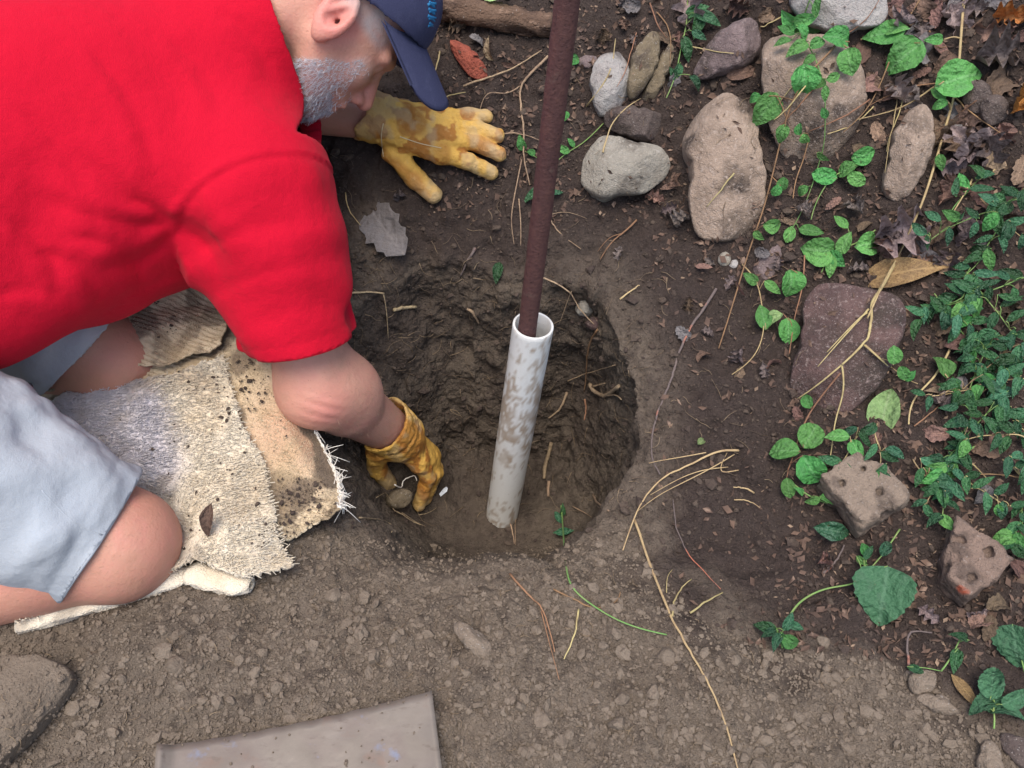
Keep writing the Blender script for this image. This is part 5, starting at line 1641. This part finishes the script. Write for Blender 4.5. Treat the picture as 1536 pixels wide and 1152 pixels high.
vine("trailing_vine", "vine with three large round leaves just above the grey brick fragment", "vine", [(1260, 560), (1228, 600), (1205, 640), (1192, 680), (1184, 705)], [(1215, 609, 24, 120), (1215, 659, 40, 60, "gr"), (1177, 682, 42, 160, "gr"), (1213, 703, 46, 300, "gr"), (1186, 731, 28, 280, "gr")], mat=m_brownstem, group=VG, r=.0015)
vine("trailing_vine", "vine with one long upright yellow-green leaf beside the pale crumpled leaf", "vine", [(1425, 520), (1405, 560), (1380, 590), (1366, 615), (1362, 640)], [(1407, 555, 36, 100)], mat=m_straw, group=VG, r=.0018)
vine("trailing_vine", "vine stub with bright small leaves at the left foot of the grey brick", "vine", [(1185, 720), (1215, 745), (1250, 760)], [(1214, 745, 22, 210), (1236, 752, 24, 330), (1200, 735, 16)], group=VG)
vine("trailing_vine", "thin green shoot lying across the dry soil in front of the hole", "shoot", [(842, 758), (846, 800), (850, 850), (856, 882), (885, 906), (938, 940), (1000, 953)], [(838, 775, 22, 120, "vl"), (850, 800, 26, 10, "vl"), (838, 802, 18, 190, "vl"), (845, 765, 18, 80, "vl")], r=.0016, h=.006)
vine("trailing_vine", "little sprig with leaves growing beside the iron rod on the bank", "sprig", [(905, 185), (870, 220), (840, 235), (800, 290)], [(800, 295, 34, 190, "v"), (832, 290, 24, 10, "v"), (845, 225, 22, 150), (855, 215, 16), (785, 215, 22, 100), (798, 228, 16)], r=.0010, h=.006)
vine("trailing_vine", "two single leaves on a thin stem right behind the iron rod near the top", "sprig", [(850, 110), (848, 140), (846, 180)], [(858, 93, 20, 200), (857, 35, 20, 200), (847, 180, 16, 260)], r=.0010, h=.006)
vine("periwinkle_sprig", "glossy sprig with dark oval leaves between the clay slab and purple stone", "plant", [(1030, 0), (1030, 40), (1018, 75), (1012, 120), (1000, 150)], [(1045, 20, 34, 20), (1062, 30, 40, 340), (1048, 38, 36, 250), (1024, 75, 36, 290), (1050, 55, 24), (1008, 110, 26, 250), (1005, 112, 20), (1040, 128, 26, 320)], key="v", r=.0012)
vine("periwinkle_sprig", "dark leafy tuft rooted at the edge of the dry soil, leftmost of the low tufts", "plant", [(1172, 975), (1168, 955), (1160, 940)], [(1150, 945, 32, 150), (1170, 942, 28, 60), (1185, 965, 30, 330, "g"), (1155, 965, 26, 250), (1172, 962, 24, 280), (1190, 945, 24, 350), (1148, 958, 22, 200)], key="v")
vine("periwinkle_sprig", "dark glossy two-leaved sprig near the lower right edge above the mottled dead leaf", "plant", [(1410, 1008), (1425, 985), (1438, 955)], [(1428, 992, 34, 260), (1432, 960, 26, 160), (1370, 1002, 24, 340)], key="v")
vine("nettle_plant", "young toothed-leaf plant at the right edge near the bottom corner", "plant", [(1490, 1095), (1486, 1060), (1484, 1025)], [(1482, 1035, 60, 95, "ne"), (1500, 1065, 44, 330, "ne"), (1470, 1062, 34, 210, "ne"), (1522, 1055, 46, 20, "ne")], mat=m_greenstem)
vine("broadleaf_plant", "toothed leaf cut by the right edge of the photo beside the pink brick", "plant", [(1536, 1010), (1530, 985), (1528, 960)], [(1526, 975, 56, 280, "big")], mat=m_greenstem)
vine("broadleaf_plant", "big rough dark green toothed leaf with an arching stalk lying below the bricks", "plant", [(1183, 930), (1200, 905), (1235, 885), (1275, 880), (1295, 868)], [(1316, 888, 76, 262, "big"), (1300, 840, 26, 60, "v"), (1252, 805, 56, 350, "vl"), (1330, 825, 28, 60, "v"), (1288, 830, 20, 100), (1292, 842, 18, 330)], r=.0016, h=.012, extra=[[(1350, 795), (1320, 840), (1290, 870), (1282, 900)]])
# tangled periwinkle down the right-hand side
PG = "periwinkle sprigs down the right side"
starts = [(1536, 300, 205, 150), (1530, 350, 230, 120), (1500, 330, 250, 110), (1450, 410, 300, 140), (1480, 430, 215, 120), (1536, 420, 220, 140), (1400, 440, 300, 150), (1425, 470, 330, 130), (1536, 470, 200, 130), (1536, 520, 190, 120), (1490, 500, 260, 130), (1450, 540, 290, 140), (1540, 570, 195, 150), (1530, 620, 200, 140), (1500, 590, 250, 130), (1460, 620, 240, 130), (1400, 600, 285, 120), (1536, 660, 190, 110), (1460, 670, 230, 120), (1420, 690, 250, 90), (1370, 690, 300, 70), (1310, 640, 280, 80), (1290, 650, 240, 60), (1536, 380, 235, 130), (1470, 300, 320, 80), (1420, 330, 60, 70), (1440, 720, 310, 80), (1530, 760, 260, 70), (1500, 690, 300, 90)]
for k, (x, y, ang, ln) in enumerate([s_ for i_, s_ in enumerate(starts) if i_ not in (1, 8, 13, 16, 23)]):
    a = math.radians(ang)
    pts = [(x, y)]
    for s in range(4):
        a += random.uniform(-.3, .3)
        pts.append((pts[-1][0] + math.cos(a) * ln / 4, pts[-1][1] - math.sin(a) * ln / 4))
    Pc = catmull([(p[0], p[1], 0) for p in pts], 8)
    lv = []
    step = max(1, int(24 / (ln / 32)))
    for i in range(2, len(Pc), step):
        td = Pc[min(i + 1, len(Pc) - 1)] - Pc[max(i - 1, 0)]
        ta = math.degrees(math.atan2(-td[1], td[0]))
        s = random.uniform(22, 34)
        for side in (1, -1):
            if random.random() < .12: continue
            la = ta + side * random.uniform(35, 70)
            lv.append((Pc[i, 0] + math.cos(math.radians(la)) * s * .55, Pc[i, 1] - math.sin(math.radians(la)) * s * .55, s, la, random.choice(["v", "v", "v", "vl", "g" if random.random() < .35 else "v"])))
    vine("periwinkle_sprig", "glossy dark green periwinkle sprig with paired leaves in the tangle on the right side", "plant", pts, lv, key="v", r=.0011, mat=random.choice([m_greenstem, m_greenstem, m_straw]), h=random.uniform(.012, .035), group=PG)

# single leaves lying on the ground
def ground_leaf(name, label, px, py, s, ang, key, group=None, h=.004, flat=.35, cat="leaf", jit=.15):
    ob, _ = leaf_at(px, py, s, ang, key, None, h=h, name=name, flat=flat, jit=jit)
    tag(ob, label, cat, group)
    return ob
ground_leaf("dead_leaf", "yellow-brown spear-shaped dead leaf lying above the reddish stone", 1345, 412, 112, 2, "y", h=.014)
ground_leaf("fallen_leaf", "pale green crumpled leaf below the reddish stone", 1331, 618, 68, 80, "p", h=.012)
ground_leaf("dead_leaf", "grey tattered dead leaf on the dark slope behind the red sleeve", 576, 342, 96, 128, "dg", h=.010)
ground_leaf("dead_leaf", "large curled purplish dead leaf right of the tan boulder's foot", 1355, 342, 84, 20, "dp", h=.012)
ground_leaf("dead_leaf", "orange dead leaf in the top right corner", 1520, 27, 46, 350, "or", h=.012)
ground_leaf("dead_leaf", "orange-brown dead leaf cut by the right edge below the corner", 1530, 148, 46, 60, "or", h=.012)
ground_leaf("dead_leaf", "pale folded dead leaf standing beside the clay slab at the top", 1035, 20, 56, 280, "dp", h=.012)
ground_leaf("dead_leaf", "tan curled dead leaf caught under the purple-grey stone", 1112, 112, 44, 10, "do", h=.010)
ground_leaf("fallen_leaf", "pale green torn leaf on the rotten log at the top edge", 750, 5, 44, 20, "p", h=.03)
ground_leaf("fallen_leaf", "single dark green leaf hanging at the back rim of the hole", 747, 408, 30, 260, "v", h=.008)
ground_leaf("dead_leaf", "dark purple dead leaf lying on the cream towel", 320, 804, 50, 262, "dark", h=.075)
ground_leaf("dead_leaf", "mottled yellow and brown dead leaf beside the toothed-leaf plant", 1450, 1040, 54, 300, "y", h=.008)
ground_leaf("fallen_leaf", "small white petal-like scrap of leaf on the dark soil right of the hole", 1051, 663, 16, 40, "p", h=.005)
ground_leaf("dead_leaf", "small brown oak leaf scrap on the soil behind the hole's right rim", 1031, 458, 22, 80, "d", h=.004)
LG = "dead leaves in the litter on the bank"
spots = [(1430, 290, 40), (1392, 372, 50), (1500, 82, 52), (1490, 240, 46), (1522, 330, 44), (1470, 300, 40), (1410, 340, 44), (1480, 50, 44), (1450, 210, 40), (1300, 240, 34), (1310, 130, 40), (1330, 150, 30), (1320, 205, 30), (1505, 200, 36), (1526, 260, 34), (1440, 350, 36), (1060, 400, 22), (1068, 330, 22), (995, 250, 26), (1000, 275, 22), (930, 380, 18), (1020, 330, 18), (1100, 430, 20), (1150, 555, 22), (1165, 550, 18), (1200, 620, 24), (1140, 380, 20), (1280, 400, 24), (1410, 500, 26), (1390, 455, 30), (1440, 590, 26), (1400, 660, 26), (1310, 660, 24), (1380, 730, 22), (1500, 660, 30), (1520, 700, 28), (1480, 740, 26), (1500, 905, 30), (1470, 935, 30), (1240, 840, 24), (1235, 850, 18), (1400, 760, 24), (1415, 745, 20), (720, 60, 22), (740, 75, 24), (690, 40, 18), (760, 95, 18), (600, 300, 16), (900, 55, 20), (930, 40, 16), (1020, 60, 20), (1010, 130, 18), (1340, 20, 34), (1365, 15, 26), (1400, 25, 30), (1420, 95, 30), (1385, 110, 26), (1460, 15, 30), (1535, 60, 30), (1340, 335, 24), (1330, 395, 22), (1470, 375, 28), (1240, 30, 20), (1150, 20, 26), (1110, 15, 22), (1290, 310, 26), (1250, 310, 22), (1210, 320, 20), (1300, 335, 26), (1170, 395, 20), (1180, 330, 18)]
spots += [(random.uniform(1290, 1536), random.uniform(-10, 400), random.uniform(28, 44)) for _ in range(36)] + [(random.uniform(1380, 1536), random.uniform(420, 960), random.uniform(22, 34)) for _ in range(16)] + [(random.uniform(930, 1180), random.uniform(0, 560), random.uniform(14, 22)) for _ in range(22)] + [(random.uniform(1536, 1750), random.uniform(0, 900), random.uniform(26, 44)) for _ in range(18)]
for (x, y, s) in spots:
    if np.linalg.norm(hit2(x, y)[0] - hit(x, y)[0]) > .008: continue
    ground_leaf("dead_leaf", "curled brown dead leaf among the leaf litter of the bank", x + random.uniform(-6, 6), y + random.uniform(-6, 6), s * random.uniform(1.0, 1.45), random.uniform(0, 360), random.choice(["d", "dp", "dr", "do", "dp", "dr", "dg"]), LG, h=random.uniform(.003, .012), jit=.35)
# shredded litter
def flakes(name, label, n, box, keep, smin_, smax_, mats):
    V, F = [], []
    c = 0
    while c < n:
        px, py = random.uniform(box[0], box[2]), random.uniform(box[1], box[3])
        if not keep(px, py): continue
        c += 1
        p, nn = hit2(px, py)
        if random.random() > .12 and np.linalg.norm(p - hit(px, py)[0]) > .012: continue
        m = nrm(nn * .6 - ray(px, py) * .25 + rng.normal(0, .4, 3))
        a = nrm(np.cross(m, rng.normal(0, 1, 3))); b = np.cross(m, a)
        L = random.uniform(smin_, smax_); w = L * random.uniform(.25, .7)
        p = p + m * .002
        k = len(V)
        V += [p - a * L * .5, p - a * L * .1 + b * w * .5 + m * L * random.uniform(-.1, .25), p + a * L * .5 + m * L * random.uniform(-.2, .3), p + a * L * .1 - b * w * .5 + m * L * random.uniform(-.1, .25), p + m * L * .02 + b * w * .05]
        F += [(k, k + 4, k + 1), (k + 1, k + 4, k + 2), (k + 2, k + 4, k + 3), (k + 3, k + 4, k)]
    o = obj(name, V, F, mats, None, smooth=False)
    o["kind"] = "stuff"; o["label"] = label
    return o
bankk = lambda x, y: not dry_px(x, y) and (x > 980 or y < 330) and (x > 1180 or y < 430 or random.random() < .25)
m_lit1 = make_mat("brown_litter", (0.125, 0.078, 0.055), .9, layers=[(30, 3, .4, .65, (0.07, 0.045, 0.035)), (50, 2, .6, .7, (0.24, 0.165, 0.12))])
m_lit2 = make_mat("pale_litter", (0.26, 0.18, 0.12), .9, layers=[(30, 3, .4, .65, (0.15, 0.1, 0.07))])
flakes("brown_leaf_litter", "shredded brown leaf litter covering the bank", 6800, (640, -140, 1850, 1000), bankk, .005, .017, m_lit1)
flakes("pale_leaf_litter", "pale scraps of wood and leaf scattered over the bank", 1150, (640, -140, 1850, 1000), bankk, .003, .010, m_lit2)

# roots, twigs and dead stems
RG = "pale roots showing in and round the hole"
def root(label, pts, r, mat=m_root, h=.004, group=None, name="root", cat="root", taper=.5, branches=()):
    S, _ = stem3(pts, h)
    S = S + np.cumsum(rng.normal(0, .0006, S.shape), 0) * np.sin(np.linspace(0, math.pi, len(S)))[:, None]
    mb = MB(); mb.add(tube(S, r, r * taper, 6, jitter=.12))
    for bpts in branches:
        Sb, _ = stem3(bpts, h); mb.add(tube(Sb, r * .55, r * .25, 5, jitter=.1))
    o = obj(name, mb.V, mb.F, mat)
    return tag(o, label, cat, group)
root("pale forked root running down beside the rod to the hole", [(822, 85), (800, 108), (780, 130), (778, 160), (785, 204), (785, 243), (797, 278)], .0024, h=.012, branches=[[(780, 130), (755, 144), (730, 137), (718, 169)], [(784, 240), (769, 302), (767, 338), (772, 366)], [(778, 300), (781, 340), (781, 369)]])
root("long pale root crossing from the cap brim towards the rod", [(695, 130), (725, 118), (748, 112), (780, 98), (812, 76)], .0018, h=.010)
root("thin pale root right of the rod at the upper rim", [(822, 320), (832, 340), (843, 355), (871, 373)], .0013, h=.006, branches=[[(825, 322), (850, 318), (880, 328)]])
root("orange-brown forked twig on the dark soil behind the hole", [(955, 330), (938, 348), (920, 362), (902, 390)], .0018, m_brownstem, .006, name="twig", cat="twig", branches=[[(935, 350), (915, 355), (897, 378)]])
root("pale root lying between the glove's fingertips and the rod", [(748, 202), (776, 200), (808, 211)], .0014, h=.008)
root("grey root arching along the back rim right of the rod", [(805, 413), (839, 426), (858, 436), (868, 460), (891, 485)], .0016, h=.008, branches=[[(858, 436), (850, 455), (838, 485)]])
root("long orange-brown root hanging down the right wall of the hole", [(898, 495), (883, 516), (882, 551), (879, 586)], .0019, m_brownstem, .010)
root("thin root lying across the right wall of the hole", [(852, 572), (883, 557), (925, 547)], .0014, h=.006)
root("thick curved yellowish root at the right wall of the hole", [(885, 575), (898, 591), (913, 592), (930, 578)], .0042, h=.008, taper=.8, branches=[[(912, 593), (925, 590), (935, 598)], [(890, 580), (910, 575)]])
root("short wavy pale root on the hole's wall right of the pipe", [(851, 588), (842, 613), (824, 626)], .0028, h=.006)
root("short thick broken root stick standing right of the pipe", [(826, 663), (822, 690), (817, 718)], .0042, h=.006, taper=.9)
root("small broken root piece below the thick root stick", [(824, 722), (823, 745)], .0034, h=.006, taper=.8)
root("dark brown root hanging under the orange-brown one", [(877, 598), (879, 615), (877, 631)], .0022, m_brownstem, .006)
root("pale split root ends right at the foot of the pipe", [(762, 780), (770, 795), (772, 818)], .0020, h=.010, branches=[[(775, 775), (773, 795), (774, 820)]])
root("pale curled root on the hole floor far right of the pipe", [(890, 742), (900, 758), (915, 768)], .0026, h=.006, branches=[[(860, 760), (880, 770), (888, 778)]])
root("bent pale root on the dark wall beside the red sleeve", [(516, 442), (545, 438), (575, 437)], .0022, h=.010, branches=[[(522, 440), (524, 470), (520, 500)], [(574, 438), (580, 470), (582, 510)]])
root("short stubby root poking from the dark wall left of the leaf", [(590, 464), (605, 460), (622, 461)], .0034, h=.008, taper=.8)
root("small pale bent root on the back wall left of the pipe", [(702, 462), (712, 470), (719, 484)], .0030, h=.006, taper=.6)
root("dark root running diagonally above the back wall left of the rod", [(712, 372), (705, 390), (690, 415)], .0028, m_rootd, .004)
root("long grey root with orange bark winding down right of the hole", [(1075, 433), (1054, 466), (1037, 489), (1022, 522), (1014, 551), (1007, 583), (988, 631), (982, 663), (981, 693), (992, 713)], .0024, m_rootd, .006)
root("longest tan stem running down the dry soil to the bottom edge", [(952, 780), (975, 845), (1000, 915), (1030, 970), (1058, 1020), (1085, 1080), (1108, 1165)], .0020, m_straw, .006, name="straw", cat="straw")
root("thin dark wire-like root arching right of the hole's front rim", [(1010, 750), (1015, 800), (1035, 840), (1080, 885)], .0010, m_rootd, .004)
root("pale root strand by the gloved fingers at the front of the hole", [(538, 778), (570, 780), (592, 790), (585, 800)], .0013, h=.006)
root("tangle of pale rootlets round the lump in the glove", [(578, 748), (590, 770), (605, 785), (625, 790)], .0013, h=.02, branches=[[(560, 745), (578, 740), (590, 752)], [(625, 775), (640, 770), (655, 760)], [(600, 770), (615, 780), (632, 795)]])
root("straw-coloured stem bundle flopping over the soil right of the hole", [(1107, 675), (1066, 678), (1034, 701), (983, 719), (955, 770), (935, 830)], .0018, m_straw, .012, name="straw", cat="straw", branches=[[(1100, 682), (1057, 710), (1000, 735), (960, 765)], [(1110, 706), (1075, 713), (1087, 681)], [(1090, 700), (1030, 712), (975, 745)], [(1060, 680), (1010, 690), (975, 695)]])
root("yellow dead stem piece on the dark edge below the stem bundle", [(1035, 920), (1060, 905), (1083, 890)], .0015, m_straw, .005, name="straw", cat="straw")
root("yellow curved straw standing on the dry soil right of the green shoot", [(868, 915), (862, 950), (845, 990)], .0014, m_straw, .005, name="straw", cat="straw")
root("brown forked twig on the dry soil left of the yellow straw", [(765, 862), (790, 895), (815, 920), (830, 980)], .0016, m_brownstem, .005, name="twig", cat="twig", branches=[[(812, 918), (822, 960), (838, 1022)]])
root("brown rootlet crossing under the green shoot", [(830, 885), (860, 900), (895, 917), (925, 905), (930, 890)], .0014, m_brownstem, .005)
root("pale straw bits forked on the dry soil right of the green shoot's end", [(1008, 925), (1015, 895), (1038, 870)], .0014, m_straw, .005, name="straw", cat="straw", branches=[[(1000, 890), (1000, 865), (1008, 855)]])
root("pale forked root with fine ends sprawling over the reddish stone", [(1348, 385), (1320, 440), (1302, 465), (1306, 495), (1296, 518), (1262, 548)], .0028, m_straw, .014, branches=[[(1302, 465), (1270, 500), (1228, 550)], [(1262, 548), (1230, 575), (1198, 596)], [(1262, 548), (1265, 590), (1252, 640), (1245, 690)], [(1300, 470), (1285, 480), (1240, 530)], [(1296, 518), (1320, 540), (1330, 548)]])
root("bent grey twig standing in the dark soil near the lower right", [(1362, 1005), (1361, 975), (1362, 946), (1398, 955)], .0018, m_rootd, .01, name="twig", cat="twig")
root("grey bent twig on the dark soil left of the big toothed leaf", [(1235, 860), (1255, 842), (1266, 818)], .0020, m_rootd, .006, name="twig", cat="twig")
root("white shiny thin wire loop beside the gloved fingers", [(598, 735), (597, 722), (605, 715), (616, 706)], .0014, m_thread_w, .06, name="wire", cat="wire")
# bundle of dry grass hanging over the broad tan stone and other loose straws
for k, (x0, y0, x1, y1) in enumerate([(1210, 100, 1160, 170), (1225, 110, 1165, 180), (1232, 120, 1170, 190), (1300, 150, 1215, 195), (1310, 160, 1240, 200), (1420, 125, 1300, 160), (1400, 130, 1280, 180), (1345, 140, 1330, 260), (1355, 145, 1328, 230), (1465, 150, 1400, 200), (1430, 145, 1500, 205), (1390, 45, 1420, 75), (1180, 20, 1140, 40), (1250, 60, 1320, -5), (1290, 60, 1340, 10), (1455, 270, 1420, 330), (1500, 250, 1420, 300), (1100, 260, 1060, 310), (955, 50, 925, 130), (975, 10, 1000, 60), (985, 20, 1002, 100), (880, 160, 925, 60), (905, 230, 960, 150), (1010, 60, 1100, 80), (1370, 640, 1420, 590), (1415, 600, 1500, 610), (1500, 520, 1460, 600), (1440, 690, 1480, 720), (1536, 720, 1450, 715), (1100, 750, 1140, 765), (1130, 740, 1100, 735), (930, 450, 960, 430), (660, 80, 640, 140), (600, 150, 640, 180), (640, 160, 700, 140), (520, 290, 540, 340)]):
    mx, my = .5 * (x0 + x1) + random.uniform(-14, 14), .5 * (y0 + y1) + random.uniform(-14, 14)
    root("dry straw-like stem lying loose over the litter of the bank", [(x0, y0), (mx, my), (x1, y1)], random.uniform(.0009, .0016), random.choice([m_straw, m_straw, m_brownstem]), random.uniform(.006, .02), "loose straws on the bank", "straw", "straw")
# fine rootlets
mb = MB()
for _ in range(430):
    if random.random() < .55: x, y = random.uniform(520, 960), random.uniform(400, 790)
    else: x, y = random.uniform(500, 1200), random.uniform(120, 720)
    a = random.uniform(0, 6.28); l = random.uniform(10, 34)
    pts = [(x, y)]
    for s in range(3):
        a += random.uniform(-.7, .7); pts.append((pts[-1][0] + math.cos(a) * l / 3, pts[-1][1] + math.sin(a) * l / 3))
    L = [on2(px, py, random.uniform(.001, .006)) for px, py in pts]
    if max(np.linalg.norm(np.diff(L, axis=0), axis=1)) < .05: mb.add(tube(catmull(L, 2), random.uniform(.0004, .0009), .0003, 3))
for _ in range(260):
    x, y = random.uniform(0, 1300), random.uniform(820, 1150)
    if not dry_px(x, y) or x < 250 and y < 960: continue
    a = random.uniform(0, 6.28); l = random.uniform(8, 22)
    L = [on2(x + math.cos(a + k * .2) * l * k / 3, y + math.sin(a + k * .2) * l * k / 3, .003) for k in range(4)]
    mb.add(tube(catmull(L, 2), random.uniform(.0004, .0008), .0003, 3))
m_rootf = make_mat("fine_root", (0.22, 0.16, 0.10), .9, layers=[(20, 2, .4, .6, (0.12, 0.085, 0.06))])
o = obj("rootlets", mb.V, mb.F, m_rootf); o["kind"] = "stuff"; o["label"] = "fine pale rootlets bristling from the dug soil"
# the little white tag on the hole's floor
m_white = make_mat("white_plastic_scrap", (0.75, 0.78, 0.80), .4, layers=[(260, 2, .62, .7, (0.1, .12, .14))])
p, n = hit(664, 738)
a = nrm(np.array([.75, .45, 0.35])); a = nrm(a - n * (a @ n)); b = np.cross(n, a)
V = []
for zz in (.0006, .002):
    for (u, v) in ((-.013, -.003), (.006, -.0045), (.013, -.001), (.012, .003), (.005, .0045), (-.012, .003)):
        V.append(p + a * u + b * v + n * (zz + .003 * (u > 0)))
F = [(0, 1, 2, 3, 4, 5), (11, 10, 9, 8, 7, 6)] + [(k, (k + 1) % 6, 6 + (k + 1) % 6, 6 + k) for k in range(6)]
o = obj("plastic_scrap", V, F, m_white, smooth=False); tag(o, "tiny white scrap of plastic on the floor of the hole beside the glove", "scrap")
